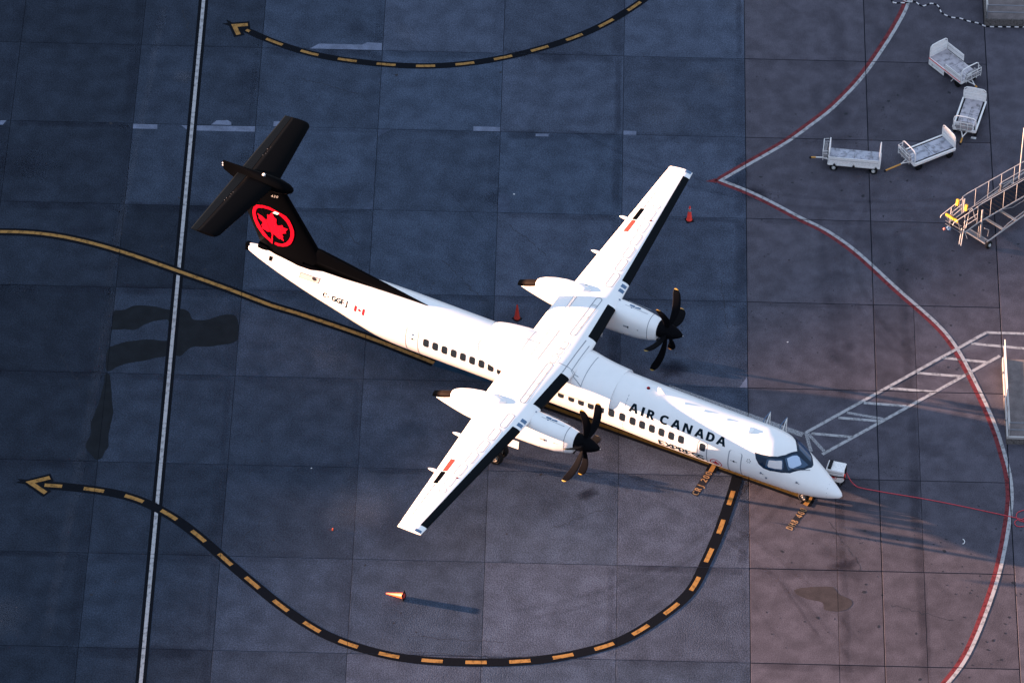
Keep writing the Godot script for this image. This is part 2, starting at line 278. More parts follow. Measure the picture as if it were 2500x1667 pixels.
	mat("prop_black", Color(0.0036, 0.0038, 0.005), 0.42, 0.0, 0.06)
	mat("prop_grey", Color(0.20, 0.20, 0.21), 0.4)
	mat("tip_yellow", Color(0.32, 0.20, 0.03), 0.45)
	mat("tyre_black", Color(0.012, 0.012, 0.013), 0.8, 0.0, 0.15)
	mat("hub_white", Color(0.60, 0.60, 0.60), 0.4)
	mat("hub_grey", Color(0.17, 0.17, 0.18), 0.4)
	mat("hub_metal", Color(0.45, 0.42, 0.38), 0.35, 0.5)
	worn(mat("cart_white", Color(0.80, 0.78, 0.78), 0.5), noise_tex(FastNoiseLite.TYPE_SIMPLEX, 0.03, 4, 0.86, 1.0, 512, 31, 0.75), 0.5)
	worn(mat("cart_deck", Color(0.44, 0.41, 0.45), 0.45, 0.2, 0.25), noise_tex(FastNoiseLite.TYPE_SIMPLEX, 0.012, 5, 0.62, 1.0, 512, 32, 0.85), 0.35)
	worn(mat("cart_deck_blue", Color(0.40, 0.41, 0.48), 0.45, 0.2, 0.25), noise_tex(FastNoiseLite.TYPE_SIMPLEX, 0.012, 5, 0.62, 1.0, 512, 33, 0.85), 0.35)
	worn(mat("tarp_grey", Color(0.58, 0.55, 0.58), 0.75), noise_tex(FastNoiseLite.TYPE_SIMPLEX, 0.08, 4, 0.25, 1.0, 512, 34, 0.65), 1.2)
	mat("scratch", Color(0.045, 0.045, 0.06), 0.6, 0.0, 0.1)
	mat("dark_steel", Color(0.018, 0.018, 0.022), 0.6, 0.0, 0.1)
	mat("yellow_bar", Color(0.50, 0.23, 0.035), 0.45)
	mat("galvanised", Color(0.30, 0.29, 0.30), 0.45, 0.1)
	mat("tread_dark", Color(0.014, 0.016, 0.024), 0.8, 0.0, 0.1)
	mat("bumper_yellow", Color(0.62, 0.34, 0.02), 0.55)
	mat("pink_ball", Color(0.50, 0.13, 0.12), 0.5)
	worn(mat("platform_top", Color(0.235, 0.20, 0.205), 0.8, 0.0, 0.15), blotch, 0.2, soft_grain, 0.4)
	worn(mat("platform_side", Color(0.16, 0.145, 0.145), 0.8, 0.0, 0.15), noise_tex(FastNoiseLite.TYPE_SIMPLEX, 0.03, 4, 0.5, 1.0, 512, 41, 0.7), 0.5)
	mat("ramp_rail", Color(0.42, 0.41, 0.42), 0.45)
	mat("rail_grey", Color(0.16, 0.17, 0.20), 0.45, 0.3)
	mat("rail_pale", Color(0.40, 0.38, 0.38), 0.45, 0.2)
	mat("cone_red", Color(0.80, 0.04, 0.025), 0.5)
	mat("cone_dark_red", Color(0.40, 0.022, 0.014), 0.55)  # darker red: the dark top, and shade painted into the plain cone
	mat("cone_orange", Color(0.70, 0.10, 0.03), 0.5)
	mat("cone_white", Color(0.65, 0.65, 0.68), 0.4)
	mat("cone_base", Color(0.012, 0.012, 0.014), 0.7, 0.0, 0.1)
	mat("cable_red", Color(0.42, 0.022, 0.040), 0.5)
	mat("rope_black", Color(0.008, 0.009, 0.012), 0.7, 0.0, 0.1)
	mat("rope_white", Color(0.55, 0.53, 0.56), 0.6)
	mat("paper", Color(0.6, 0.6, 0.62), 0.8)
	worn(mat("shade_block_wall", Color(0.35, 0.33, 0.31), 0.8), blotch, 0.05)  # for the unseen blocks added to shade the apron
	mat("shade_block_glass", Color(0.03, 0.04, 0.05), 0.1)


# ---------------------------------------------------------------- naming and building

func numbered(called: String) -> String:
	var k: int = taken.get(called, 0)
	taken[called] = k + 1
	return called if k == 0 else "%s_%03d" % [called, k]


func tag(o: Node, label: String, category: String, group := "", kind := "") -> Node:
	o.set_meta("label", label)
	o.set_meta("category", category)
	if group:
		o.set_meta("group", group)
	if kind:
		o.set_meta("kind", kind)
	return o


func thing(called: String, label: String, category: String, at := Vector3.ZERO, turn := 0.0, group := "", kind := "") -> Node3D:
	var o := Node3D.new()
	o.name = numbered(called)
	add_child(o)
	o.position = at
	o.rotation.y = turn
	tag(o, label, category, group, kind)
	return o


func new_st() -> SurfaceTool:
	var st := SurfaceTool.new()
	st.begin(Mesh.PRIMITIVE_TRIANGLES)
	return st


func done(st: SurfaceTool) -> ArrayMesh:
	st.generate_normals()
	return st.commit()


func part(called: String, st: SurfaceTool, m: String, parent: Node, label := "") -> MeshInstance3D:
	return part_mesh(called, done(st), m, parent, label)


func part_mesh(called: String, me: Mesh, m: String, parent: Node, label := "") -> MeshInstance3D:
	var o := MeshInstance3D.new()
	o.mesh = me
	o.material_override = M[m]
	o.name = numbered(called) if parent == self else sibling(called, parent)
	parent.add_child(o, true)
	if label:
		o.set_meta("label", label)
	return o


func sibling(called: String, parent: Node) -> String:
	var key := "%d %s" % [parent.get_instance_id(), called]
	var k: int = taken.get(key, 0)
	taken[key] = k + 1
	return called if k == 0 else "%s_%03d" % [called, k]


func single(called: String, st: SurfaceTool, m: String, label: String, category: String, group := "", kind := "") -> MeshInstance3D:
	var o := part(called, st, m, self)
	tag(o, label, category, group, kind)
	return o


# ---------------------------------------------------------------- shapes

func tri(st: SurfaceTool, a: Vector3, b: Vector3, c: Vector3, out: Vector3) -> void:
	if (c - a).cross(b - a).dot(out) < 0.0:
		var k := b
		b = c
		c = k
	st.add_vertex(a)
	st.add_vertex(b)
	st.add_vertex(c)


func quad(st: SurfaceTool, a: Vector3, b: Vector3, c: Vector3, d: Vector3, out: Vector3) -> void:
	if (c - a).cross(b - a).dot(out) + (d - a).cross(c - a).dot(out) < 0.0:
		var k := b
		b = d
		d = k
	for v: Vector3 in [a, b, c, a, c, d]:
		st.add_vertex(v)


func box(st: SurfaceTool, c: Vector3, s: Vector3, b := Basis()) -> void:
	st.set_smooth_group(-1)
	var h := s * 0.5
	for axis in 3:
		for sgn: float in [-1.0, 1.0]:
			var n := Vector3.ZERO
			n[axis] = sgn
			var u := Vector3.ZERO
			u[(axis + 1) % 3] = 1.0
			var v := Vector3.ZERO
			v[(axis + 2) % 3] = 1.0
			var q := []
			for e: Vector2 in [Vector2(-1, -1), Vector2(1, -1), Vector2(1, 1), Vector2(-1, 1)]:
				q.append(c + b * ((n + u * e.x + v * e.y) * h))
			quad(st, q[0], q[1], q[2], q[3], b * n)


func chamfered(st: SurfaceTool, c: Vector3, s: Vector3, r: float, b := Basis()) -> void:
	# a box whose upright edges and top edges are rounded off
	var rings := []
	var h := s * 0.5
	for lv: Vector2 in [Vector2(-h.y, 0.0), Vector2(h.y - r, 0.0), Vector2(h.y - r * 0.3, r * 0.3), Vector2(h.y, r)]:
		var ring := PackedVector3Array()
		for q in 4:
			var cx := (h.x - r) * (1.0 if q in [0, 3] else -1.0)
			var cz := (h.z - r) * (1.0 if q in [0, 1] else -1.0)
			for k in 4:
				var an := PI / 2 * (q + k / 3.0)
				ring.append(c + b * Vector3(cx + (r - lv.y) * cos(an), lv.x, cz + (r - lv.y) * sin(an)))
		rings.append(ring)
	loft(st, rings, true, true, 1)


func loft(st: SurfaceTool, rings: Array, cap_a := true, cap_b := true, group := 0, closed := true) -> void:
	st.set_smooth_group(group)
	var n: int = rings[0].size()
	for i in rings.size() - 1:
		var ra: PackedVector3Array = rings[i]
		var rb: PackedVector3Array = rings[i + 1]
		var mid := Vector3.ZERO
		for v in ra:
			mid += v
		for v in rb:
			mid += v
		mid /= 2.0 * n
		for j in (n if closed else n - 1):
			var k := (j + 1) % n
			var out := (ra[j] + ra[k] + rb[j] + rb[k]) * 0.25 - mid
			quad(st, ra[j], ra[k], rb[k], rb[j], out)
	if cap_a:
		cap(st, rings[0], mid_of(rings[0]) - mid_of(rings[1]))
	if cap_b:
		cap(st, rings[-1], mid_of(rings[-1]) - mid_of(rings[-2]))


func mid_of(r: PackedVector3Array) -> Vector3:
	var m := Vector3.ZERO
	for v in r:
		m += v
	return m / r.size()


func cap(st: SurfaceTool, r: PackedVector3Array, out: Vector3) -> void:
	st.set_smooth_group(-1)
	var m := mid_of(r)
	for j in r.size():
		tri(st, m, r[j], r[(j + 1) % r.size()], out)


func frame_for(d: Vector3) -> Basis:
	var up := Vector3.UP if absf(d.y) < 0.95 else Vector3.RIGHT
	var x := up.cross(d).normalized()
	return Basis(x, d.cross(x).normalized(), d)


func tube(st: SurfaceTool, path: Array, r: float, n := 6, closed := false) -> void:
	var rings := []
	var count := path.size()
	for i in count:
		var a: Vector3 = path[maxi(i - 1, 0)]
		var b: Vector3 = path[mini(i + 1, count - 1)]
		if closed:
			a = path[(i - 1 + count) % count]
			b = path[(i + 1) % count]
		var f := frame_for((b - a).normalized())
		var ring := PackedVector3Array()
		for j in n:
			ring.append(path[i] + f * Vector3(cos(TAU * j / n), sin(TAU * j / n), 0) * r)
		rings.append(ring)
	if closed:
		rings.append(rings[0])
	loft(st, rings, not closed, not closed)


func bar(st: SurfaceTool, a: Vector3, b: Vector3, r: float, n := 6) -> void:
	tube(st, [a, b], r, n)


func cone_shape(st: SurfaceTool, a: Vector3, b: Vector3, ra: float, rb: float, n := 20, group := 0) -> void:
	var f := frame_for((b - a).normalized())
	var rings := []
	for e in [[a, ra], [b, rb]]:
		var ring := PackedVector3Array()
		for j in n:
			ring.append(e[0] + f * Vector3(cos(TAU * j / n), sin(TAU * j / n), 0) * e[1])
		rings.append(ring)
	loft(st, rings, true, true, group)


func lathe(st: SurfaceTool, a: Vector3, d: Vector3, profile: Array, n := 24) -> void:
	# profile: Vector2(distance along d, radius)
	var f := frame_for(d)
	var rings := []
	for p: Vector2 in profile:
		var ring := PackedVector3Array()
		for j in n:
			ring.append(a + d * p.x + f * Vector3(cos(TAU * j / n), sin(TAU * j / n), 0) * p.y)
		rings.append(ring)
	loft(st, rings)


func wheel_parts(c: Vector3, axis: Vector3, r: float, w: float, parent: Node, hub := "hub_white") -> void:
	var st := new_st()
	lathe(st, c, axis, [Vector2(-w * 0.38, r * 0.55), Vector2(-w * 0.5, r * 0.75), Vector2(-w * 0.42, r * 0.93), Vector2(-w * 0.2, r), Vector2(w * 0.2, r), Vector2(w * 0.42, r * 0.93), Vector2(w * 0.5, r * 0.75), Vector2(w * 0.38, r * 0.55)], 22)
	var tyre := part("wheel", st, "tyre_black", parent)
	st = new_st()
	for s: float in [-1.0, 1.0]:
		lathe(st, c + axis * s * w * 0.36, axis * s, [Vector2(0, r * 0.5), Vector2(0.03 * r / 0.2, r * 0.46), Vector2(0.01, r * 0.36), Vector2(0.012, r * 0.2), Vector2(0.05 * r / 0.2, r * 0.14)], 18)
	part("rim", st, hub, tyre if parent.get_parent() == self else parent)


func catmull(p: Array, step := 0.35) -> PackedVector2Array:
	var out := PackedVector2Array()
	for i in p.size() - 1:
		var a: Vector2 = p[maxi(i - 1, 0)]
		var b: Vector2 = p[i]
		var c: Vector2 = p[i + 1]
		var d: Vector2 = p[mini(i + 2, p.size() - 1)]
		var n := maxi(1, ceili(b.distance_to(c) / step))
		for k in n:
			out.append(b.cubic_interpolate(c, a, d, float(k) / n))
	out.append(p[-1])
	return out


func smooth_line(p: PackedVector2Array, times: int) -> PackedVector2Array:
	for t in times:
		var q := p.duplicate()
		for i in range(1, p.size() - 1):
			q[i] = (p[i - 1] + p[i] * 2.0 + p[i + 1]) * 0.25
		p = q
	return p


func run_of(p: PackedVector2Array) -> PackedFloat32Array:
	var s := PackedFloat32Array([0.0])
	for i in range(1, p.size()):
		s.append(s[-1] + p[i].distance_to(p[i - 1]))
	return s


func along(p: PackedVector2Array, s: PackedFloat32Array, t: float) -> Array:
	var i := clampi(s.bsearch(t) - 1, 0, p.size() - 2)
	var d := (p[i + 1] - p[i]).normalized()
	return [p[i] + d * (t - s[i]), d]


func sheet(st: SurfaceTool, poly: PackedVector2Array, y: float) -> void:
	var t := Geometry2D.triangulate_polygon(poly)
	for i in range(0, t.size(), 3):
		tri(st, Vector3(poly[t[i]].x, y, poly[t[i]].y), Vector3(poly[t[i + 1]].x, y, poly[t[i + 1]].y), Vector3(poly[t[i + 2]].x, y, poly[t[i + 2]].y), Vector3.UP)


func painted(st: SurfaceTool, poly: PackedVector2Array, y: float) -> void:
	# paint lies on the slabs and is broken by the joints between them
	st.set_smooth_group(-1)
	var r := Rect2(poly[0], Vector2.ZERO)
	for v in poly:
		r = r.expand(v)
	for s in slabs:
		if not s.intersects(r):
			continue
		var c := PackedVector2Array([s.position, Vector2(s.end.x, s.position.y), s.end, Vector2(s.position.x, s.end.y)])
		for piece in Geometry2D.intersect_polygons(poly, c):
			if not Geometry2D.is_polygon_clockwise(piece) or true:
				sheet(st, piece, y)


func ribbon(st: SurfaceTool, p: PackedVector2Array, left: float, right: float, y: float, from := -1.0, to := -1.0) -> void:
	# a painted band from «left» to «right» of a line
	var s := run_of(p)
	var q := PackedVector2Array()
	if to < 0.0:
		q = p
	else:
		q.append(along(p, s, from)[0])
		for i in p.size():
			if s[i] > from + 0.02 and s[i] < to - 0.02:
				q.append(p[i])
		q.append(along(p, s, to)[0])
	var sides := PackedVector2Array()
	for i in q.size():
		var d := (q[mini(i + 1, q.size() - 1)] - q[maxi(i - 1, 0)]).normalized()
		sides.append(Vector2(-d.y, d.x))
	for i in q.size() - 1:
		painted(st, PackedVector2Array([q[i] + sides[i] * left, q[i + 1] + sides[i + 1] * left, q[i + 1] + sides[i + 1] * right, q[i] + sides[i] * right]), y)


# ---------------------------------------------------------------- lettering

func glyph(ch: String, face: String, weight: int) -> Array:
	# triangles of a letter, capitals one unit tall from the baseline, and its width
	var key := ch + face + str(weight)
	if glyphs.has(key):
		return glyphs[key]
	if ch == "I":
		# a plain stroke, without the bars this face gives it
		var wide := 0.235 if weight > 500 else 0.14
		glyphs[key] = [PackedVector2Array([Vector2(0, 0), Vector2(wide, 0), Vector2(wide, 1), Vector2(0, 0), Vector2(wide, 1), Vector2(0, 1)]), wide]
		return glyphs[key]
	var raw := glyph_raw(ch, face, weight)
	var h := glyph_raw("H", face, weight)
	var lo := INF
	var hi := -INF
	for v in h:
		lo = minf(lo, v.y)
		hi = maxf(hi, v.y)
	var x0 := INF
	var x1 := -INF
	for v in raw:
		x0 = minf(x0, v.x)
		x1 = maxf(x1, v.x)
	var out := PackedVector2Array()
	for v in raw:
		out.append(Vector2(v.x - x0, v.y - lo) / (hi - lo))
	glyphs[key] = [out, (x1 - x0) / (hi - lo)]
	return glyphs[key]


func glyph_raw(ch: String, face: String, weight: int) -> PackedVector2Array:
	var f := SystemFont.new()
	f.font_names = PackedStringArray([face])
	f.font_weight = weight
	var t := TextMesh.new()
	t.font = f
	t.text = ch
	t.font_size = 96
	t.depth = 0.0
	t.pixel_size = 0.01
	t.curve_step = 1.0
	var a := t.get_mesh_arrays()
	var vs: PackedVector3Array = a[Mesh.ARRAY_VERTEX]
	var ns: PackedVector3Array = a[Mesh.ARRAY_NORMAL]
	var ix: PackedInt32Array = a[Mesh.ARRAY_INDEX] if a[Mesh.ARRAY_INDEX] != null else PackedInt32Array(range(vs.size()))
	var out := PackedVector2Array()
	for i in range(0, ix.size(), 3):
		if ns[ix[i]].z > 0.5:
			for k in 3:
				out.append(Vector2(vs[ix[i + k]].x, vs[ix[i + k]].y))
	return out


func fatten(t: PackedVector2Array, w: float) -> PackedVector2Array:
	# the same triangles with a band of width w laid along their outer edge
	var seen := {}
	for i in range(0, t.size(), 3):
		for k in 3:
			var a := t[i + k]
			var b := t[i + (k + 1) % 3]
			var ka := "%d %d" % [roundi(a.x * 4000), roundi(a.y * 4000)]
			var kb := "%d %d" % [roundi(b.x * 4000), roundi(b.y * 4000)]
			var key := ka + "|" + kb if ka < kb else kb + "|" + ka
			if seen.has(key):
				seen[key] = []
			else:
				seen[key] = [a, b]
	var out := t.duplicate()
	for e: Array in seen.values():
		if e.size() == 2 and (e[0] as Vector2).distance_to(e[1]) > 0.0005:
			out.append_array(outline([e[0], e[1]], w * 2.0, false))
	return out


func word(text: String, face: String, weight: int, spacing: float, stretch := 1.0) -> PackedVector2Array:
	var out := PackedVector2Array()
	var x := 0.0
	for ch in text:
		if ch == " ":
			x += 0.45 * stretch + spacing
			continue
		var g := glyph(ch, face, weight)
		for v: Vector2 in g[0]:
			out.append(Vector2(x + v.x * stretch, v.y))
		x += g[1] * stretch + spacing
	return out


func polygon_tris(poly: PackedVector2Array) -> PackedVector2Array:
	var out := PackedVector2Array()
	for i in Geometry2D.triangulate_polygon(poly):
		out.append(poly[i])
	return out


func decal(st: SurfaceTool, tris: PackedVector2Array, map: Callable, finest := 0.12, out := Vector3(0, 0.6, 0.8)) -> void:
	st.set_smooth_group(0)
	for i in range(0, tris.size(), 3):
		split_tri(st, tris[i], tris[i + 1], tris[i + 2], map, finest, out, 0)


func split_tri(st: SurfaceTool, a: Vector2, b: Vector2, c: Vector2, map: Callable, finest: float, out: Vector3, depth: int) -> void:
	var pa: Vector3 = map.call(a)
	var pb: Vector3 = map.call(b)
	var pc: Vector3 = map.call(c)
	var ab := pa.distance_to(pb)
	var bc := pb.distance_to(pc)
	var ca := pc.distance_to(pa)
	var longest := maxf(ab, maxf(bc, ca))
	if longest < finest or depth > 9:
		tri(st, pa, pb, pc, out)
	elif longest == ab:
		var m := (a + b) * 0.5
		split_tri(st, a, m, c, map, finest, out, depth + 1)
		split_tri(st, m, b, c, map, finest, out, depth + 1)
	elif longest == bc:
		var m := (b + c) * 0.5
		split_tri(st, a, b, m, map, finest, out, depth + 1)
		split_tri(st, a, m, c, map, finest, out, depth + 1)
	else:
		var m := (c + a) * 0.5
		split_tri(st, a, b, m, map, finest, out, depth + 1)
		split_tri(st, m, b, c, map, finest, out, depth + 1)


func outline(poly: Array, width: float, closed := true) -> PackedVector2Array:
	# triangles of a thin line that follows a polygon
	var out := PackedVector2Array()
	var n := poly.size()
	for i in (n if closed else n - 1):
		var a: Vector2 = poly[i]
		var b: Vector2 = poly[(i + 1) % n]
		var d := (b - a).normalized() * width * 0.5
		var s := Vector2(-d.y, d.x)
		a -= d
		b += d
		out.append_array(PackedVector2Array([a + s, b + s, b - s, a + s, b - s, a - s]))
	return out


func rounded(x0: float, y0: float, x1: float, y1: float, r: float, rx := 0.0) -> PackedVector2Array:
	if rx == 0.0:
		rx = r
	var out := PackedVector2Array()
	for q in 4:
		var c := Vector2(x1 - rx if q in [0, 3] else x0 + rx, y1 - r if q in [0, 1] else y0 + r)
		for k in 5:
			var an := PI / 2 * (q + k / 4.0)
			out.append(c + Vector2(cos(an) * rx, sin(an) * r))
	return out


func leaf_shape() -> PackedVector2Array:
	# a maple leaf about one unit tall round its middle
	var half := [Vector2(0, 0.52), Vector2(0.09, 0.33), Vector2(0.19, 0.37), Vector2(0.14, 0.10), Vector2(0.28, 0.24), Vector2(0.32, 0.17), Vector2(0.49, 0.20), Vector2(0.44, 0.07), Vector2(0.51, 0.02), Vector2(0.27, -0.18), Vector2(0.29, -0.26), Vector2(0.03, -0.22), Vector2(0.025, -0.50)]
	var out := PackedVector2Array(half)
	for i in range(half.size() - 1, 0, -1):
		out.append(Vector2(-half[i].x, half[i].y))
	return out


# ---------------------------------------------------------------- the setting

func make_ground() -> void:
	var st := new_st()
	st.set_smooth_group(-1)
	quad(st, Vector3(-1500, -0.05, -1500), Vector3(1500, -0.05, -1500), Vector3(1500, -0.05, 1500), Vector3(-1500, -0.05, 1500), Vector3.UP)
	single("ground", st, "far_ground", "wide dark airfield ground around the apron", "ground", "", "structure")
	var apron := thing("apron", "concrete apron of large square slabs with dark joints", "apron", Vector3.ZERO, 0.0, "", "structure")
	st = new_st()
	st.set_smooth_group(-1)
	var lo := Vector2(JOINT_X0 - 3 * SLAB, JOINT_Z0 - 3 * SLAB)
	var hi := Vector2(JOINT_X0 + 13 * SLAB, JOINT_Z0 + 13 * SLAB)
	quad(st, Vector3(lo.x, -0.022, lo.y), Vector3(hi.x, -0.022, lo.y), Vector3(hi.x, -0.022, hi.y), Vector3(lo.x, -0.022, hi.y), Vector3.UP)
	part("joint_filler", st, "joint_filler", apron)
	var shared := {}
	for c in range(-3, 8):
		for r in range(-3, 13):
			var gap := 0.011 if c < 6 else 0.022
			var x0 := JOINT_X0 + c * SLAB
			var z0 := JOINT_Z0 + r * SLAB
			var cuts := [x0, x0 + SLAB]
			if c == 6 and r >= 6:
				cuts = [x0, x0 + SLAB * 0.662, x0 + SLAB]
			elif c == 7 and r >= 4:
				cuts = [x0, x0 + SLAB * 0.318, x0 + SLAB]
			for k in cuts.size() - 1:
				lay_slab(apron, shared, Rect2(cuts[k] + gap * (1.0 if k == 0 else 0.45), z0 + gap, cuts[k + 1] - cuts[k] - gap * (2.0 if cuts.size() == 2 else 1.45), SLAB - 2 * gap), "smooth" if c >= 6 else painted_shade(c))
	lay_slab(apron, shared, Rect2(JOINT_X0 + 8 * SLAB + 0.026, lo.y, 5 * SLAB, 16 * SLAB), "smooth")


func painted_shade(c: int) -> String:
	# shade gathering to the left, painted in as darker concrete column by column
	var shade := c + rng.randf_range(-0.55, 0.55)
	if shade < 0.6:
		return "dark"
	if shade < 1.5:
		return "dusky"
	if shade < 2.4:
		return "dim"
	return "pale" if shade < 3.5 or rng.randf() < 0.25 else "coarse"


func lay_slab(apron: Node, shared: Dictionary, r: Rect2, slab_tone: String) -> void:
	var key := "%.3f %.3f" % [r.size.x, r.size.y]
	if not shared.has(key):
		var st := new_st()
		st.set_smooth_group(-1)
		var h := r.size * 0.5
		var b := 0.008
		var top := [Vector3(-h.x + b, 0, -h.y + b), Vector3(h.x - b, 0, -h.y + b), Vector3(h.x - b, 0, h.y - b), Vector3(-h.x + b, 0, h.y - b)]
		var rim := [Vector3(-h.x, -b, -h.y), Vector3(h.x, -b, -h.y), Vector3(h.x, -b, h.y), Vector3(-h.x, -b, h.y)]
		quad(st, top[0], top[1], top[2], top[3], Vector3.UP)
		for i in 4:
			var j := (i + 1) % 4
			var out: Vector3 = rim[i] + rim[j]
			quad(st, rim[i], rim[j], top[j], top[i], out + Vector3.UP)
			quad(st, rim[i], rim[j], rim[j] + Vector3(0, -0.03, 0), rim[i] + Vector3(0, -0.03, 0), out)
		shared[key] = done(st)
	slabs.append(r)
	var o := part_mesh("concrete_slab", shared[key], slab_tone + "_concrete_%d" % rng.randi_range(0, 7), apron)
	o.position = Vector3(r.get_center().x, rng.randf_range(-0.003, 0.0), r.get_center().y)


func make_shade_block() -> void:
	# a long block added out of view to the west; its roof shades the apron
	var t := thing("shade_block", "long pale block added unseen beyond the left edge of the apron to shade it", "building", Vector3(-257.7, 0, -47.3), 1.105)
	var st := new_st()
	box(st, Vector3(0, 11.7, 13), Vector3(260, 23.4, 26))
	part("wall", st, "shade_block_wall", t)
	st = new_st()
	box(st, Vector3(0, 23.72, 13), Vector3(261, 0.6, 27))
	part("roof", st, "shade_block_wall", t)
	for storey in 5:
		st = new_st()
		box(st, Vector3(0, 3.0 + 4.4 * storey, 26.06), Vector3(250, 2.2, 0.1))
		part("window", st, "shade_block_glass", t)


func second_shade_block() -> void:
	# a second unseen block, added and angled to shade the northern apron
	var t := thing("shade_block", "oblique block added unseen beyond the left edge to shade the north of the apron", "building", Vector3(-216.2, 0, -46.9), 0.535)
	var st := new_st()
	box(st, Vector3(16, 11.7, -14), Vector3(60, 23.4, 28))
	part("wall", st, "shade_block_wall", t)
	st = new_st()
	box(st, Vector3(16, 23.72, -14.2), Vector3(61, 0.6, 28.4))
	part("roof", st, "shade_block_wall", t)
	for storey in 5:
		st = new_st()
		box(st, Vector3(16, 3.0 + 4.4 * storey, 0.06), Vector3(56, 2.2, 0.1))
		part("window", st, "shade_block_glass", t)


func marking(called: String, label: String) -> Node3D:
	return thing(called, label, "ground marking", Vector3.ZERO, 0.0, "", "structure")


func make_markings() -> void:
	var st := new_st()
	# taxiway edge line on the left
	var o := marking("white_line", "straight white line edged in black crossing the left side of the apron")
	var p := PackedVector2Array(WHITE_LINE)
	ribbon(st, p, -0.245, 0.245, 0.004)
	part("black_border", st, "black_paint", o)
	st = new_st()
	ribbon(st, p, -0.085, 0.085, 0.008, 0.0, run_of(p)[-1])
	part("white_stripe", st, "white_paint", o)
	# lead-in line
	o = marking("lead_in_line", "solid yellow curved line edged in black leading under the parked airliner")
	p = smooth_line(catmull(LEAD_IN), 6)
	st = new_st()
	ribbon(st, p, -0.26, 0.26, 0.012)
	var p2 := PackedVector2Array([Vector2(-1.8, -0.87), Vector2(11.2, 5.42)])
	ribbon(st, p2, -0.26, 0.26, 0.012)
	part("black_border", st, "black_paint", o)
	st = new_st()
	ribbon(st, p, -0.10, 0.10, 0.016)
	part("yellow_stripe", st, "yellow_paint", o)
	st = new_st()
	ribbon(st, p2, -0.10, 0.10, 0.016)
	part("yellow_stripe", st, "shaded_yellow_paint", o, "stretch of the yellow line under the belly, its shade painted into the colour")
	st = new_st()
	painted(st, PackedVector2Array(BLUE_PATCH), 0.004)
	single("blue_patch", st, "blue_cover_paint", "dark blue painted-out band beside the rear fuselage where the yellow line stops", "ground marking", "", "structure")
	dashed_arrow("dashed_arrow", "curved dashed yellow arrow on black at the top of the apron", smooth_line(catmull(TOP_ARROW), 8), TOP_HEAD, Vector2(-8.6, -25.57), 0.0, 0.21)
	dashed_arrow("dashed_arrow", "long S-shaped dashed yellow arrow on black running from under the nose", smooth_line(catmull(LOW_ARROW), 8), LOW_HEAD, Vector2(-4.97, 16.54), 0.0, 0.255)
	# red and white boundary
	o = marking("boundary_line", "curved red and white boundary line with a sharp corner right of the wing tip")
	var a := smooth_line(catmull(EDGE_A), 6)
	var b := smooth_line(catmull(EDGE_B), 8)
	var corner := PackedVector2Array([a[-1]])
	var line := a + b.slice(1)
	st = new_st()
	ribbon(st, line, 0.0, 0.20, 0.004)
	var tip := miter(a, b)
	painted(st, PackedVector2Array([corner[0], corner[0] + side_of(a, a.size() - 1) * 0.2, corner[0] + tip * 0.62, corner[0] + side_of(b, 0) * 0.2]), 0.004)
	part("red_stripe", st, "red_paint", o)
	st = new_st()
	ribbon(st, line, -0.175, 0.0, 0.008)
	part("white_stripe", st, "white_paint", o)
	# walkway ladder
	o = marking("walkway_marking", "white ladder-shaped walkway marking leading from the nose to the platform")
	for i in range(0, WALK.size(), 2):
		st = new_st()
		var faint := i >= WALK.size() - 2
		ribbon(st, PackedVector2Array([WALK[i], WALK[i + 1]]), -0.085, 0.085, 0.004 if i >= 4 else 0.012)
		part("white_stripe", st, "worn_white_paint" if faint or i >= WALK.size() - 6 else "white_paint", o)
	o = marking("walkway_marking", "worn grey ladder-shaped walkway marking along the far side of the fuselage")
	st = new_st()
	var d: Vector2 = (SIDEWALK[1] - SIDEWALK[0]).normalized()
	var n := Vector2(-d.y, d.x)
	ribbon(st, PackedVector2Array([SIDEWALK[0], SIDEWALK[1]]), -0.02, 0.30, 0.004)
	part("white_stripe", st, "worn_white_paint", o)
	st = new_st()
	ribbon(st, PackedVector2Array([SIDEWALK[0] + n * 1.0, SIDEWALK[1] + n * 1.0 - d * 0.6]), -0.085, 0.085, 0.004)
	part("white_stripe", st, "worn_white_paint", o)
	for q: Vector2 in SIDEWALK_RUNGS:
		st = new_st()
		ribbon(st, PackedVector2Array([q + n * 0.32, q + n * 0.93]), -0.18, 0.18, 0.004)
		part("white_stripe", st, "worn_white_paint", o)
	stop_mark("stop_mark", "worn black panel lettered DH8 400 with a yellow stop bar by the nose wheel", "DH8 400", DH8_TEXT, DH8_BOX, DH8_BAR)
	stop_mark("stop_mark", "worn black panel lettered CRJ 200 with a yellow stop bar beside the fuselage", "CRJ 200", CRJ_TEXT, CRJ_BOX, CRJ_BAR)


func side_of(p: PackedVector2Array, i: int) -> Vector2:
	var d := (p[mini(i + 1, p.size() - 1)] - p[maxi(i - 1, 0)]).normalized()
	return Vector2(-d.y, d.x)


func miter(a: PackedVector2Array, b: PackedVector2Array) -> Vector2:
	return (side_of(a, a.size() - 1) + side_of(b, 0)).normalized()


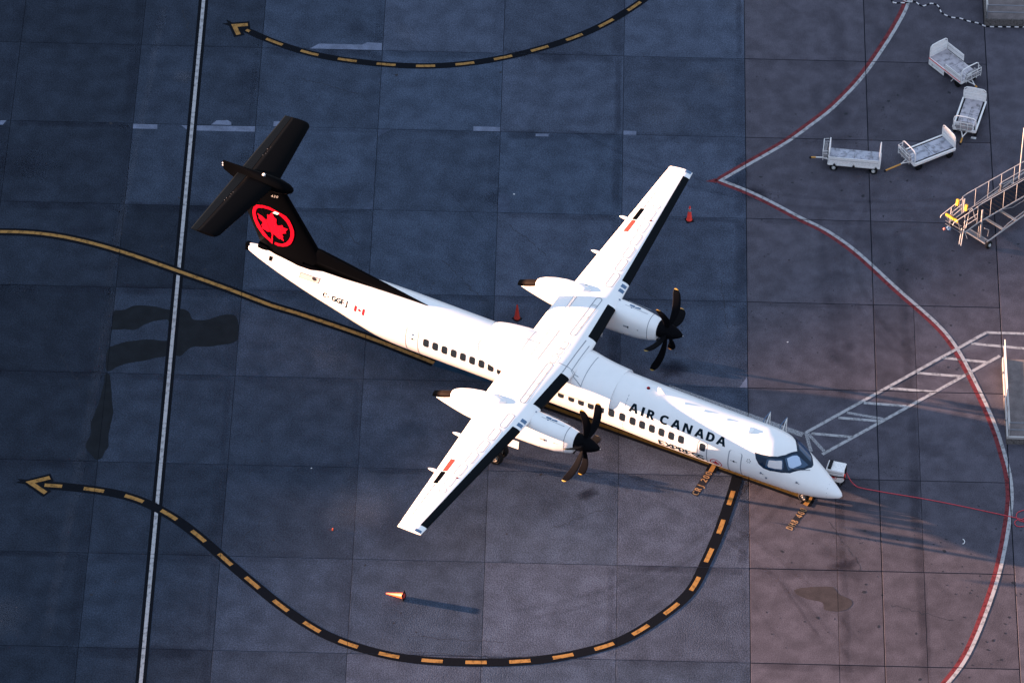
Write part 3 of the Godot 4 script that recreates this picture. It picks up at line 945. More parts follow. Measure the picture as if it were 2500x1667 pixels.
func dashed_arrow(called: String, label: String, p: PackedVector2Array, head: Array, on_dash: Vector2, lead: float, half: float) -> void:
	var o := marking(called, label)
	var st := new_st()
	ribbon(st, p, -half, half, 0.012)
	# arrow head: two arms that meet at the tip
	var tip: Vector2 = head[0]
	var arms := []
	for k in [1, 2]:
		var d: Vector2 = (head[k] - tip).normalized()
		arms.append(d)
	for k in 2:
		var d: Vector2 = arms[k]
		var s := Vector2(-d.y, d.x) * (1.0 if k == 0 else -1.0)
		if s.dot(arms[1 - k]) < 0.0:
			s = -s
		var end: Vector2 = head[k + 1]
		painted(st, PackedVector2Array([tip - d * 0.45 - s * 0.12, end + d * 0.10 - s * 0.14, end + d * 0.10 + s * 0.40, tip + d * 0.35 + s * 0.40]), 0.012 + 0.0012 * k)
	painted(st, PackedVector2Array([tip + (arms[0] + arms[1]) * 0.3, (head[1] as Vector2).lerp(p[0], 0.7), p[0] + (p[1] - p[0]).normalized() * 0.4, (head[2] as Vector2).lerp(p[0], 0.7)]), 0.0108)
	part("black_band", st, "black_paint", o)
	st = new_st()
	for k in 2:
		var d: Vector2 = arms[k]
		var s := Vector2(-d.y, d.x)
		if s.dot(arms[1 - k]) < 0.0:
			s = -s
		var end: Vector2 = head[k + 1]
		painted(st, PackedVector2Array([tip, end, end + s * 0.235, tip + (arms[0] + arms[1]).normalized() * 0.235 / maxf(0.3, absf((arms[0] + arms[1]).normalized().dot(s)))]), 0.0165 + 0.0012 * k)
	part("arrow_head", st, "yellow_paint", o)
	var run := run_of(p)
	var best := 0
	for i in p.size():
		if p[i].distance_to(on_dash) < p[best].distance_to(on_dash):
			best = i
	var t: float = fposmod(run[best], 2.0)
	if t > 1.05:
		st = new_st()
		ribbon(st, p, -half * 0.42, half * 0.42, 0.0165, 0.02, t - 1.03)
		part("yellow_dash", st, "yellow_paint", o)
	while t < run[-1] - 0.4:
		st = new_st()
		ribbon(st, p, -half * 0.42, half * 0.42, 0.0165, t, minf(t + 0.97, run[-1] - 0.05))
		part("yellow_dash", st, "yellow_paint", o)
		t += 2.0


func stop_mark(called: String, label: String, text: String, place: Array, panel: Array, bar_: Array) -> void:
	var o := marking(called, label)
	var st := new_st()
	painted(st, PackedVector2Array(panel), 0.004)
	part("panel", st, "faded_black", o)
	var base: Vector2 = place[0]
	var dir: Vector2 = place[1] - base
	var up: Vector2 = place[2] - base
	var w := word(text, "Droid Sans", 700, 0.22, 0.85)
	var wide := 0.0
	for v in w:
		wide = maxf(wide, v.x)
	st = new_st()
	decal(st, w, func(v: Vector2) -> Vector3:
		var q := base + dir * (v.x / wide) + up * v.y
		return Vector3(q.x, 0.009, q.y), 9.0, Vector3.UP)
	part("lettering", st, "faded_yellow", o)
	var b := PackedVector2Array(bar_)
	var m := Vector2.ZERO
	for v in b:
		m += v / b.size()
	var big := PackedVector2Array()
	var along_bar := (b[2] - b[1]).normalized()
	var across := Vector2(-along_bar.y, along_bar.x)
	for v in b:
		big.append(v + across * signf(across.dot(v - m)) * 0.14)
	st = new_st()
	painted(st, big, 0.020)
	part("black_border", st, "black_paint", o)
	st = new_st()
	painted(st, b, 0.024)
	part("yellow_bar", st, "yellow_paint", o)


func make_stains() -> void:
	for k in 13:
		var st := new_st()
		painted(st, PackedVector2Array([PATCH_0, PATCH_1, PATCH_2, PATCH_3, PATCH_4, PATCH_5, PATCH_6, PATCH_7, PATCH_8, PATCH_9, PATCH_10, PATCH_11, PATCH_12][k]), 0.0025)
		var dark := k >= 10
		single("repair_patch", st, "dark_patch" if dark else "patch_concrete", ("small dark corner repair in a concrete slab" if dark else "pale repair patch laid along a slab joint"), "repair patch", "dark corner repairs" if dark else "pale joint repairs", "structure")
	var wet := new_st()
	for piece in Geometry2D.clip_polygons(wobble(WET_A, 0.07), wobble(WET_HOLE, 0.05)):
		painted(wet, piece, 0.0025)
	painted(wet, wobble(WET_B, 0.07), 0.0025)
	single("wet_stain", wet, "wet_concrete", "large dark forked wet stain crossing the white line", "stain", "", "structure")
	wet = new_st()
	painted(wet, wobble(BROWN, 0.05), 0.0025)
	single("spill_stain", wet, "spill", "brownish spill stain on the smooth slabs right of the dashed arrow", "stain", "", "structure")
	# oil drips, too many and small to tell apart
	var st := new_st()
	st.set_smooth_group(-1)
	for q: Vector2 in SPOTS:
		spot(st, q, rng.randf_range(0.045, 0.12))
	for area: Array in [[Rect2(3.5, -26, 16, 22), 300], [Rect2(4, -12, 15, 9), 120], [Rect2(9, 2, 13, 15), 230], [Rect2(-26, -30, 30, 45), 60], [Rect2(17, 6, 5, 11), 90]]:
		var r: Rect2 = area[0]
		for i: int in area[1]:
			var c := Vector2(rng.randf_range(r.position.x, r.end.x), rng.randf_range(r.position.y, r.end.y))
			spot(st, c, 0.012 + 0.05 * pow(rng.randf(), 3.0))
	for cl: Vector2 in [Vector2(13.2, 2.6), Vector2(15.2, 3.4), Vector2(14.2, 7.9), Vector2(-3.4, -4.5), Vector2(11.9, -7.6), Vector2(9.8, -16.3), Vector2(15.6, -22.9), Vector2(0.4, -12.4), Vector2(-7.6, -9.1)]:
		for i in 26:
			spot(st, cl + Vector2(rng.randfn(0, 0.55), rng.randfn(0, 0.35)), 0.012 + 0.035 * rng.randf())
	single("oil_spots", st, "oil", "dark oil drips scattered over the concrete", "oil spots", "", "stuff")
	# soft films of dirt: along joints, tyre tracks and old spills
	st = new_st()
	st.set_smooth_group(-1)
	for c in range(0, 7):
		for r in range(0, 9):
			var x := JOINT_X0 + c * SLAB
			var z := JOINT_Z0 + r * SLAB
			soft_strip(st, Vector2(x - 0.28, z + 0.1), Vector2(x - 0.28, z + SLAB - 0.1), rng.randf_range(0.15, 0.5), rng.randf_range(0.08, 0.36) * (0.9 if c in [5, 6] else 0.5))
			soft_strip(st, Vector2(x + 0.1, z + 0.2), Vector2(x + SLAB - 0.1, z + 0.2), rng.randf_range(0.15, 0.5), rng.randf_range(0.05, 0.3))
	for track: Array in [[Vector2(12.9, -31), Vector2(13.0, -18), 0.5, 0.25], [Vector2(12.2, -14), Vector2(12.9, -1), 0.7, 0.3], [Vector2(11.6, -15), Vector2(12.3, -4), 0.35, 0.2], [Vector2(15.6, -14), Vector2(16.0, 3), 0.28, 0.35], [Vector2(15.9, 3), Vector2(16.2, 17), 0.3, 0.55], [Vector2(12.4, 3), Vector2(12.6, 17), 0.22, 0.35], [Vector2(11.4, -20), Vector2(14.4, -25), 0.6, 0.16], [Vector2(1.2, 14.5), Vector2(10.5, 3.8), 0.22, 0.2], [Vector2(1.7, 15.1), Vector2(10.9, 4.5), 0.22, 0.22], [Vector2(9.4, 10.5), Vector2(11.4, 14.6), 0.12, 0.4], [Vector2(7.6, 11), Vector2(9.6, 14.8), 0.14, 0.2], [Vector2(-6.5, -16), Vector2(-4.5, -13), 0.08, 0.25], [Vector2(-13, -14), Vector2(-10.6, -10.4), 0.08, 0.2], [Vector2(-0.6, -16), Vector2(2.2, -11.8), 0.08, 0.2], [Vector2(11, -5.5), Vector2(21, 0.6), 0.55, 0.16], [Vector2(17, 9.8), Vector2(10, 8.4), 0.5, 0.14], [Vector2(-21.5, -30), Vector2(-22.9, -8), 0.22, -0.10], [Vector2(-22.6, -8), Vector2(-24, 16), 0.3, -0.10]]:
		soft_strip(st, track[0], track[1], track[2], track[3] * 0.5)
	for i in 70:
		var c := Vector2(rng.randf_range(-29, 22), rng.randf_range(-32, 18))
		soft_blob(st, c, rng.randf_range(0.5, 2.2), rng.randf_range(0.05, 0.2) * (1.0 if rng.randf() < 0.6 else -0.55))
	for bl: Array in [[Vector2(12.6, 9.6), 0.9, 0.5], [Vector2(0.6, 5.3), 0.7, 0.6], [Vector2(4.6, -3.5), 0.9, 0.6], [Vector2(8.6, -16.4), 0.8, 0.4], [Vector2(7.4, -17.0), 1.6, 0.22], [Vector2(9.0, 3.6), 1.6, 0.25], [Vector2(19.0, -5.6), 1.0, -0.3]]:
		soft_blob(st, bl[0], bl[1], bl[2])
	single("dirt_film", st, "dirt_film", "thin films of dirt, tyre tracks and bleached streaks on the slabs", "dirt", "", "stuff")


func make_cracks() -> void:
	var st := new_st()
	st.set_smooth_group(-1)
	for e: Array in [[Vector2(-3.5, -13.6), Vector2(-1.6, -11.4)], [Vector2(-12.7, -14.6), Vector2(-10.8, -11.9)], [Vector2(-6.7, -10.9), Vector2(-4.6, -8.0)], [Vector2(1.6, -10.6), Vector2(3.9, -8.4)], [Vector2(-20.6, -29.6), Vector2(-19.7, -26.9)], [Vector2(-15.8, 9.4), Vector2(-13.8, 6.6)], [Vector2(-7.4, 15.9), Vector2(-3.4, 16.2)], [Vector2(-3.2, 16.2), Vector2(1.4, 16.05)], [Vector2(-7.4, 14.9), Vector2(-3.1, 15.2)], [Vector2(-10.6, 16.6), Vector2(-9.2, 15.3)], [Vector2(6.9, -9.9), Vector2(7.2, -6.4)], [Vector2(11.9, 6.8), Vector2(13.4, 9.9)], [Vector2(14.6, 12.2), Vector2(17.4, 13.1)], [Vector2(-24.8, -3.5), Vector2(-23.6, -1.2)], [Vector2(-1.0, 7.7), Vector2(1.5, 6.2)], [Vector2(-14.2, -24.4), Vector2(-11.2, -23.3)]]:
		var a: Vector2 = e[0]
		var b: Vector2 = e[1]
		var n := ceili(a.distance_to(b) / 0.18)
		var p := PackedVector2Array()
		for k in n + 1:
			p.append(a.lerp(b, float(k) / n) + Vector2(rng.randfn(0, 0.045), rng.randfn(0, 0.045)))
		var y := rng.randf_range(0.0017, 0.0021)
		for k in n:
			var d := (p[k + 1] - p[k]).normalized()
			var s := Vector2(-d.y, d.x) * rng.randf_range(0.008, 0.02)
			quad(st, Vector3(p[k].x - s.x, y, p[k].y - s.y), Vector3(p[k].x + s.x, y, p[k].y + s.y), Vector3(p[k + 1].x + s.x * 0.7, y, p[k + 1].y + s.y * 0.7), Vector3(p[k + 1].x - s.x * 0.7, y, p[k + 1].y - s.y * 0.7), Vector3.UP)
	single("hairline_cracks", st, "oil", "thin hairline cracks wandering across some of the slabs", "cracks", "", "stuff")
	# rubber laid down by turning wheels
	st = new_st()
	for arc: Array in [[Vector2(-6, -2), 15.5, 0.3, 1.35, 0.22], [Vector2(-6, -2), 16.1, 0.35, 1.3, 0.2], [Vector2(-9, 26), 24.0, -1.35, -0.45, 0.12], [Vector2(-9, 26), 24.9, -1.3, -0.5, 0.12], [Vector2(14, -40), 24.0, 1.2, 2.2, 0.14], [Vector2(14, -40), 24.7, 1.25, 2.1, 0.12], [Vector2(24, -12), 10.5, 2.0, 3.6, 0.12], [Vector2(24, -12), 11.1, 2.1, 3.5, 0.12]]:
		var last := Vector2.ZERO
		for k in 23:
			var an: float = lerpf(arc[2], arc[3], k / 22.0)
			var q: Vector2 = arc[0] + Vector2(cos(an), sin(an)) * arc[1]
			if k > 0:
				soft_strip(st, last, q + (q - last) * 0.35, 0.17, arc[4])
			last = q
	single("tyre_marks", st, "dirt_film", "faint curved rubber marks left by turning wheels", "tyre marks", "", "stuff")


func wobble(poly: Array, amount: float) -> PackedVector2Array:
	var out := PackedVector2Array()
	for i in poly.size():
		var a: Vector2 = poly[i]
		var b: Vector2 = poly[(i + 1) % poly.size()]
		var n := maxi(1, ceili(a.distance_to(b) / 0.22))
		for k in n:
			var q := a.lerp(b, float(k) / n)
			out.append(q + Vector2(rng.randfn(0, amount * 0.5), rng.randfn(0, amount * 0.5)))
	return smooth_line(out, 1)


func spot(st: SurfaceTool, c: Vector2, r: float) -> void:
	var n := 7
	var ring := []
	var sq := rng.randf_range(0.5, 1.0)
	var turn := rng.randf() * 3.1
	var y := rng.randf_range(0.0016, 0.0024)
	for k in n:
		var q := Vector2(cos(TAU * k / n), sin(TAU * k / n) * sq) * r * rng.randf_range(0.7, 1.15)
		q = q.rotated(turn) + c
		ring.append(Vector3(q.x, y, q.y))
	for k in n:
		tri(st, Vector3(c.x, y, c.y), ring[k], ring[(k + 1) % n], Vector3.UP)


func film_tri(st: SurfaceTool, pts: Array, alphas: Array, tone: Color) -> void:
	var order := [0, 1, 2]
	if (pts[2] - pts[0]).cross(pts[1] - pts[0]).dot(Vector3.UP) < 0.0:
		order = [0, 2, 1]
	for i: int in order:
		st.set_color(Color(tone.r, tone.g, tone.b, alphas[i]))
		st.add_vertex(pts[i])


func film_tone(strength: float) -> Color:
	return Color(0.013, 0.015, 0.022) if strength > 0.0 else Color(0.20, 0.20, 0.24)


func soft_strip(st: SurfaceTool, a: Vector2, b: Vector2, half: float, strength: float) -> void:
	var d := (b - a).normalized()
	var s := Vector2(-d.y, d.x)
	var n := maxi(2, ceili(a.distance_to(b) / 0.5))
	var tone := film_tone(strength)
	var y := rng.randf_range(0.0006, 0.0015)
	var was := []
	var was_a := []
	for k in n + 1:
		var c := a.lerp(b, float(k) / n) + s * rng.randfn(0, half * 0.12)
		var al: float = absf(strength) * rng.randf_range(0.5, 1.0) * (0.0 if k in [0, n] else 1.0)
		var row := []
		for e: float in [-1.0, -0.45, 0.45, 1.0]:
			var q := c + s * half * e
			row.append(Vector3(q.x, y, q.y))
		var row_a := [0.0, al, al * rng.randf_range(0.5, 1.0), 0.0]
		if k > 0:
			for j in 3:
				film_tri(st, [was[j], row[j], row[j + 1]], [was_a[j], row_a[j], row_a[j + 1]], tone)
				film_tri(st, [was[j], row[j + 1], was[j + 1]], [was_a[j], row_a[j + 1], was_a[j + 1]], tone)
		was = row
		was_a = row_a


func soft_blob(st: SurfaceTool, c: Vector2, r: float, strength: float) -> void:
	var n := 18
	var tone := film_tone(strength)
	var sq := rng.randf_range(0.4, 1.0)
	var turn := rng.randf() * 3.1
	var y := rng.randf_range(0.0006, 0.0015)
	var rings := [[], [], []]
	for k in n:
		var w := rng.randf_range(0.75, 1.2)
		for e in 3:
			var q: Vector2 = Vector2(cos(TAU * k / n), sin(TAU * k / n) * sq) * r * w * [0.35, 0.7, 1.0][e]
			q = q.rotated(turn) + c
			rings[e].append(Vector3(q.x, y, q.y))
	var al := absf(strength)
	for k in n:
		var j := (k + 1) % n
		film_tri(st, [Vector3(c.x, y, c.y), rings[0][k], rings[0][j]], [al, al * 0.85, al * 0.85], tone)
		for e in 2:
			var a0: float = [al * 0.85, al * 0.4][e]
			var a1: float = [al * 0.4, 0.0][e]
			film_tri(st, [rings[e][k], rings[e + 1][k], rings[e + 1][j]], [a0, a1, a1], tone)
			film_tri(st, [rings[e][k], rings[e + 1][j], rings[e][j]], [a0, a1, a0], tone)


# ---------------------------------------------------------------- the airliner

func measure_fuselage() -> void:
	for k in range(1, 5):
		var m := []
		var n := FUSELAGE.size()
		var h := []
		var d := []
		for i in n - 1:
			h.append(FUSELAGE[i + 1][0] - FUSELAGE[i][0])
			d.append((FUSELAGE[i + 1][k] - FUSELAGE[i][k]) / h[i])
		m.append(d[0])
		for i in range(1, n - 1):
			if d[i - 1] * d[i] > 0.0:
				var w1: float = 2 * h[i] + h[i - 1]
				var w2: float = h[i] + 2 * h[i - 1]
				m.append((w1 + w2) / (w1 / d[i - 1] + w2 / d[i]))
			else:
				m.append(0.0)
		m.append(d[-1])
		slopes.append(m)


func station(x: float) -> Array:
	# top, bottom, half width and height of the widest point
	var n := FUSELAGE.size()
	var i := 0
	while i < n - 2 and FUSELAGE[i + 1][0] < x:
		i += 1
	var h: float = FUSELAGE[i + 1][0] - FUSELAGE[i][0]
	var t := clampf((x - FUSELAGE[i][0]) / h, 0.0, 1.0)
	var out := []
	for k in range(1, 5):
		var a: float = FUSELAGE[i][k]
		var b: float = FUSELAGE[i + 1][k]
		var ma: float = slopes[k - 1][i]
		var mb: float = slopes[k - 1][i + 1]
		out.append((2 * t * t * t - 3 * t * t + 1) * a + (t * t * t - 2 * t * t + t) * h * ma + (-2 * t * t * t + 3 * t * t) * b + (t * t * t - t * t) * h * mb)
	return out


func hull(x: float, deg: float, off := 0.0, side := 1.0) -> Vector3:
	# a point of the fuselage skin: station and angle above the widest point
	var s := station(x)
	var a := deg_to_rad(deg)
	var rise: float = (s[0] - s[3]) if sin(a) > 0.0 else (s[3] - s[1])
	var p := Vector3(x, s[3] + rise * sin(a), s[2] * cos(a))
	if off != 0.0:
		var n := Vector3(0, sin(a) / maxf(rise, 0.01), cos(a) / maxf(s[2], 0.01)).normalized()
		p += n * off
	p.z *= side
	return p


func hull_map(off: float, side := 1.0) -> Callable:
	return func(v: Vector2) -> Vector3: return hull(v.x, v.y, off, side)


const DEG_PER_M := 42.6

func hull_decal(called: String, tris: PackedVector2Array, m: String, parent: Node, side := 1.0, off := 0.004, fine := 0.13, label := "") -> MeshInstance3D:
	var st := new_st()
	decal(st, tris, hull_map(off, side), fine, Vector3(0, 0.55, 0.83 * side))
	return part(called, st, m, parent, label)


func lead(z: float) -> float:
	return 0.38 - 0.0885 * absf(z)


func trail(z: float) -> float:
	z = absf(z)
	if z < 4.2:
		return -2.83
	if z < 4.8:
		return lerpf(-2.83, -2.61, (z - 4.2) / 0.6)
	return -2.61 + 0.0547 * (z - 4.8)


func wing_point(z: float, f: float, upper: bool, off := 0.0) -> Vector3:
	var le := lead(z)
	var chord := le - trail(z)
	var span := absf(z)
	var y0 := 3.64 + maxf(0.0, span - 4.4) * 0.0375
	var tk := lerpf(0.165, 0.125, clampf(span / 14.0, 0, 1))
	var yt := 5.0 * tk * chord * (0.2969 * sqrt(f) - 0.126 * f - 0.3516 * f * f + 0.2843 * f * f * f - 0.1036 * f * f * f * f)
	var cm := 0.024 * chord * (f / 0.4 * (2.0 - f / 0.4) if f < 0.4 else (0.2 + 0.8 * f - f * f) / 0.36)
	return Vector3(le - f * chord, y0 - 0.02 * f * chord + cm + (yt + off) * (1.0 if upper else -1.0), z)


func wing_top(x: float, z: float, off := 0.004) -> Vector3:
	var f := clampf((lead(z) - x) / (lead(z) - trail(z)), 0.0, 1.0)
	return wing_point(z, f, true, off)


func foil_ring(z: float, f0: float, f1: float, n := 14) -> PackedVector3Array:
	# closed section of the wing between two chord fractions
	var ring := PackedVector3Array()
	for k in n + 1:
		var u := float(k) / n
		ring.append(wing_point(z, lerpf(f1, f0, 1.0 - pow(1.0 - u, 2.0) if f0 == 0.0 else u), true))
	for k in range(1 if f0 == 0.0 else 0, n + (1 if f1 < 1.0 else 0)):
		var u := float(k) / n
		ring.append(wing_point(z, lerpf(f0, f1, pow(u, 2.0) if f0 == 0.0 else u), false))
	return ring


func span_piece(z0: float, z1: float, f0: float, f1: float, steps := 6) -> SurfaceTool:
	var st := new_st()
	var rings := []
	for k in steps + 1:
		rings.append(foil_ring(lerpf(z0, z1, float(k) / steps), f0, f1))
	loft(st, rings)
	return st


func wing_decal(called: String, tris: PackedVector2Array, m: String, parent: Node, off := 0.005, fine := 0.15) -> MeshInstance3D:
	# tris are (x, z) on the upper skin
	var st := new_st()
	decal(st, tris, func(v: Vector2) -> Vector3: return wing_top(v.x, v.y, off), fine, Vector3.UP)
	return part(called, st, m, parent)


func oval_ring(x: float, y0: float, y1: float, w: float, n: float, count := 28) -> PackedVector3Array:
	var ring := PackedVector3Array()
	for j in count:
		var a := TAU * j / count
		var c := cos(a)
		var s := sin(a)
		ring.append(Vector3(x, (y0 + y1) * 0.5 + (y1 - y0) * 0.5 * signf(s) * pow(absf(s), 2.0 / n), w * signf(c) * pow(absf(c), 2.0 / n)))
	return ring


func shifted(r: PackedVector3Array, by: Vector3) -> PackedVector3Array:
	for i in r.size():
		r[i] += by
	return r


func make_aircraft() -> void:
	var a := thing("airliner", "white twin-propeller airliner with black tail and red leaf roundel, parked on the apron", "airplane", Vector3.ZERO, -AIRCRAFT_YAW)
	# --- fuselage
	var st := new_st()
	var rings := []
	var xs := []
	var x := -17.62
	while x < 13.85:
		xs.append(x)
		x += 0.35 if x < 9.5 else (0.12 if x < 13.2 else 0.05)
	xs.append(13.86)
	for xx: float in xs:
		var ring := PackedVector3Array()
		for j in 72:
			ring.append(hull(xx, 360.0 * j / 72.0))
		rings.append(ring)
	loft(st, rings)
	var fus := part("fuselage", st, "white_skin", a)
	# tail cone cap
	st = new_st()
	box(st, Vector3(-17.70, 3.49, 0), Vector3(0.2, 0.38, 0.25))
	part("tail_cap", st, "black_skin", a)
	# --- wing root fairing
	st = new_st()
	rings = []
	for k in 60:
		var e := fairing_at(lerpf(-4.82, 2.3, k / 59.0))
		var ring := PackedVector3Array()
		for j in 33:
			var an := PI * j / 32.0
			ring.append(Vector3(e[0], e[3] + (e[1] - e[3]) * pow(sin(an), 2.0 / e[4]), e[2] * signf(cos(an)) * pow(absf(cos(an)), 2.0 / e[4])))
		ring.append(Vector3(e[0], 2.3, -e[2] * 0.9))
		ring.append(Vector3(e[0], 2.3, e[2] * 0.9))
		rings.append(ring)
	loft(st, rings)
	part("wing_fairing", st, "white_skin", a)
	# --- wings
	for s: float in [1.0, -1.0]:
		wing_half(a, s)
	wing_marks(a)
	# --- nacelles and propellers
	for s: float in [1.0, -1.0]:
		nacelle(a, s)
		propeller(a, s, 31.0 if s > 0 else 8.0)
		main_gear(a, s)
	nose_gear(a)
	tail(a)
	fuselage_details(a)
	cockpit(a)


func wing_half(a: Node, s: float) -> void:
	var st := new_st()
	var rings := []
	for z: float in [0.0, 1.0, 2.0, 3.0, 4.0, 4.3, 4.6, 5.2, 6.5, 8.0, 9.5, 11.0, 12.5, 13.96]:
		rings.append(foil_ring(s * z, 0.0, 0.745, 18))
	loft(st, rings)
	part("wing", st, "white_skin", a)
	st = span_piece(s * 13.97, s * 14.2, 0.0, 1.0, 3)
	part("wing_tip", st, "white_skin", a)
	for e: Array in [["wing_panel", 0.0, 1.40, 0.745], ["flap", 1.42, 4.30, 0.752], ["wing_panel", 4.32, 5.05, 0.745], ["flap", 5.07, 10.86, 0.752], ["aileron", 10.9, 13.94, 0.775]]:
		st = span_piece(s * e[1], s * e[2], e[3], 1.0, 5)
		part(e[0], st, "white_skin", a)
	st = span_piece(s * 10.88, s * 13.95, 0.747, 0.768, 3)
	part("aileron_cove", st, "panel_line", a)
	# rubber boots along the leading edge
	for e: Array in [[1.42, 3.92], [5.72, 13.72]]:
		st = new_st()
		st.set_smooth_group(0)
		var last := PackedVector3Array()
		for k in 13:
			var z: float = s * lerpf(e[0], e[1], k / 12.0)
			var chord := lead(z) - trail(z)
			var top: float = lerpf(0.44, 0.33, clampf(absf(z) / 13.7, 0, 1)) / chord
			var row := PackedVector3Array()
			for j in 9:
				row.append(wing_point(z, top * pow(1.0 - j / 8.0, 1.7), true, 0.006) + Vector3(0.006, 0, 0))
			for j in range(1, 7):
				row.append(wing_point(z, top * 0.75 * pow(j / 6.0, 1.7), false, 0.006) + Vector3(0.006, 0, 0))
			if k > 0:
				for j in row.size() - 1:
					quad(st, last[j], last[j + 1], row[j + 1], row[j], (last[j] + row[j + 1]) * 0.5 - wing_point(z, 0.3, true, -0.1))
			last = row
		part("de_icing_boot", st, "black_boot", a)
	# spoilers
	for e: Array in [[9.93, 10.82, "black_skin"], [8.98, 9.88, "signal_red"]]:
		st = new_st()
		var quad2 := polygon_tris(PackedVector2Array([Vector2(-2.06, s * e[0]), Vector2(-1.82, s * e[0]), Vector2(-1.81, s * e[1]), Vector2(-2.03, s * e[1])]))
		wing_decal("spoiler", quad2, e[2], a, 0.008)
	# flap track fairings under the trailing edge
	for z: float in [7.2, 9.95]:
		st = new_st()
		rings = []
		var y := 3.58 + (z - 4.4) * 0.0375
		for e: Array in [[-1.9, 0.03], [-2.2, 0.10], [-2.6, 0.11], [-2.78, 0.07], [-2.88, 0.015]]:
			rings.append(shifted(oval_ring(e[0] + (z - 7.2) * 0.055, -e[1] * 0.8, e[1] * 0.8, e[1] * 0.75, 2.0, 12), Vector3(0, y, s * z)))
		loft(st, rings)
		part("flap_track_fairing", st, "white_skin", a)
	# lights
	for z: float in [5.12, 5.45]:
		wing_decal("landing_light", rect_tris(lead(z) - 0.30, s * (z - 0.11), lead(z) - 0.045, s * (z + 0.11)), "blue_lens", a, 0.010)
	wing_decal("navigation_light", rect_tris(lead(14.0) - 0.36, s * 14.02, lead(14.0) - 0.05, s * 14.19), "blue_lens", a, 0.010)


func rect_tris(x0: float, y0: float, x1: float, y1: float) -> PackedVector2Array:
	return PackedVector2Array([Vector2(x0, y0), Vector2(x1, y0), Vector2(x1, y1), Vector2(x0, y0), Vector2(x1, y1), Vector2(x0, y1)])


func wing_marks(a: Node) -> void:
	for s: float in [1.0, -1.0]:
		var lines := PackedVector2Array()
		for e: Array in [[5.0, 6.05], [6.2, 7.1], [7.2, 8.05], [8.15, 9.0], [9.1, 9.95], [10.05, 10.85]]:
			var zc: float = (e[0] + e[1]) * 0.5
			lines.append_array(outline(rounded(lead(zc) - 0.98, s * e[0] if s > 0 else s * e[1], lead(zc) - 0.62, s * e[1] if s > 0 else s * e[0], 0.17), 0.034))
		lines.append_array(outline(rounded(lead(11) - 0.92, s * 11.15 - 0.17, lead(11) - 0.58, s * 11.15 + 0.17, 0.165), 0.032))
		# long hatch between nacelle and fuselage with its cross lines
		lines.append_array(outline(rounded(-1.02, minf(s * 1.1, s * 4.1), -0.72, maxf(s * 1.1, s * 4.1), 0.14), 0.042))
		for z: float in [1.75, 2.55, 3.45]:
			for dz: float in [0.0, 0.09]:
				lines.append_array(outline([Vector2(-1.02, s * (z + dz)), Vector2(-0.72, s * (z + dz))], 0.03, false))
		wing_decal("access_panel", lines, "faint_line", a)
		wing_decal("seam", outline([Vector2(-2.2, s * 6.4), Vector2(-1.98, s * 9.9)], 0.03, false) + outline([Vector2(-1.95, s * 1.5), Vector2(-1.95, s * 3.8)], 0.03, false), "faint_line", a)
		var dot := PackedVector2Array()
		for k in 12:
			dot.append(Vector2(-1.13, s * 10.11) + Vector2(cos(TAU * k / 12), sin(TAU * k / 12)) * 0.055)
		wing_decal("fuel_cap", polygon_tris(dot), "red_lens", a, 0.009)
	# hatches over the fuselage lie on the fairing, a little higher than the wing
	var root := PackedVector2Array()
	for e: Array in [[-0.55, -0.05, 0.12], [-0.05, 0.42, 0.2], [0.5, 1.05, 0.12]]:
		root.append_array(outline(rounded(-1.02, e[0], -0.72, e[1], e[2]), 0.032))
	root.append_array(outline([Vector2(-1.59, -1.18), Vector2(-1.59, 1.05)], 0.05, false))
	root.append_array(outline([Vector2(-1.59, 1.05), Vector2(-2.6, 1.09)], 0.03, false))
	root.append_array(outline([Vector2(-1.59, -1.18), Vector2(-2.9, -0.95)], 0.03, false))
	root.append_array(outline([Vector2(-2.05, -1.1), Vector2(-2.05, 1.0)], 0.03, false))
	root.append_array(outline([Vector2(-1.6, -0.05), Vector2(-2.7, -0.05)], 0.03, false))
	root.append_array(outline([Vector2(-2.6, -0.9), Vector2(-2.6, 1.05)], 0.03, false))
	root.append_array(outline([Vector2(-0.13, -1.12), Vector2(-0.13, 1.35)], 0.045, false))
	root.append_array(outline([Vector2(0.77, -0.65), Vector2(0.77, 1.2), Vector2(0.2, 1.01)], 0.03, false))
	root.append_array(outline([Vector2(0.14, -0.93), Vector2(0.16, 1.0)], 0.03, false))
	root.append_array(outline([Vector2(-0.55, 0.9), Vector2(-0.13, 0.9), Vector2(0.5, 0.95)], 0.03, false))
	var st := new_st()
	decal(st, root, fairing_top, 0.12, Vector3.UP)
	part("access_panel", st, "faint_line", a)


const FAIRING = [[-4.82, 3.60, 1.02, 2.95, 2.0], [-4.5, 3.68, 1.20, 2.84, 2.1], [-3.9, 3.76, 1.335, 2.74, 2.25], [-3.1, 3.79, 1.385, 2.68, 2.5], [-2.4, 3.78, 1.40, 2.66, 2.7], [-1.2, 3.82, 1.40, 2.64, 2.8], [-0.2, 3.82, 1.40, 2.64, 2.7], [0.4, 3.76, 1.40, 2.62, 2.5], [0.9, 3.655, 1.385, 2.6, 2.25], [1.5, 3.565, 1.365, 2.58, 2.08], [2.3, 3.50, 1.335, 2.56, 2.0]]

func fairing_at(x: float) -> Array:
	# station, top, half width, foot and squareness of the wing root fairing, by a smooth curve through the keys
	var n := FAIRING.size()
	var i := 0
	while i < n - 2 and FAIRING[i + 1][0] < x:
		i += 1
	var t := clampf((x - FAIRING[i][0]) / (FAIRING[i + 1][0] - FAIRING[i][0]), 0.0, 1.0)
	var out := [x]
	for k in range(1, 5):
		out.append(cubic_interpolate(FAIRING[i][k], FAIRING[i + 1][k], FAIRING[maxi(i - 1, 0)][k], FAIRING[mini(i + 2, n - 1)][k], t))
	return out


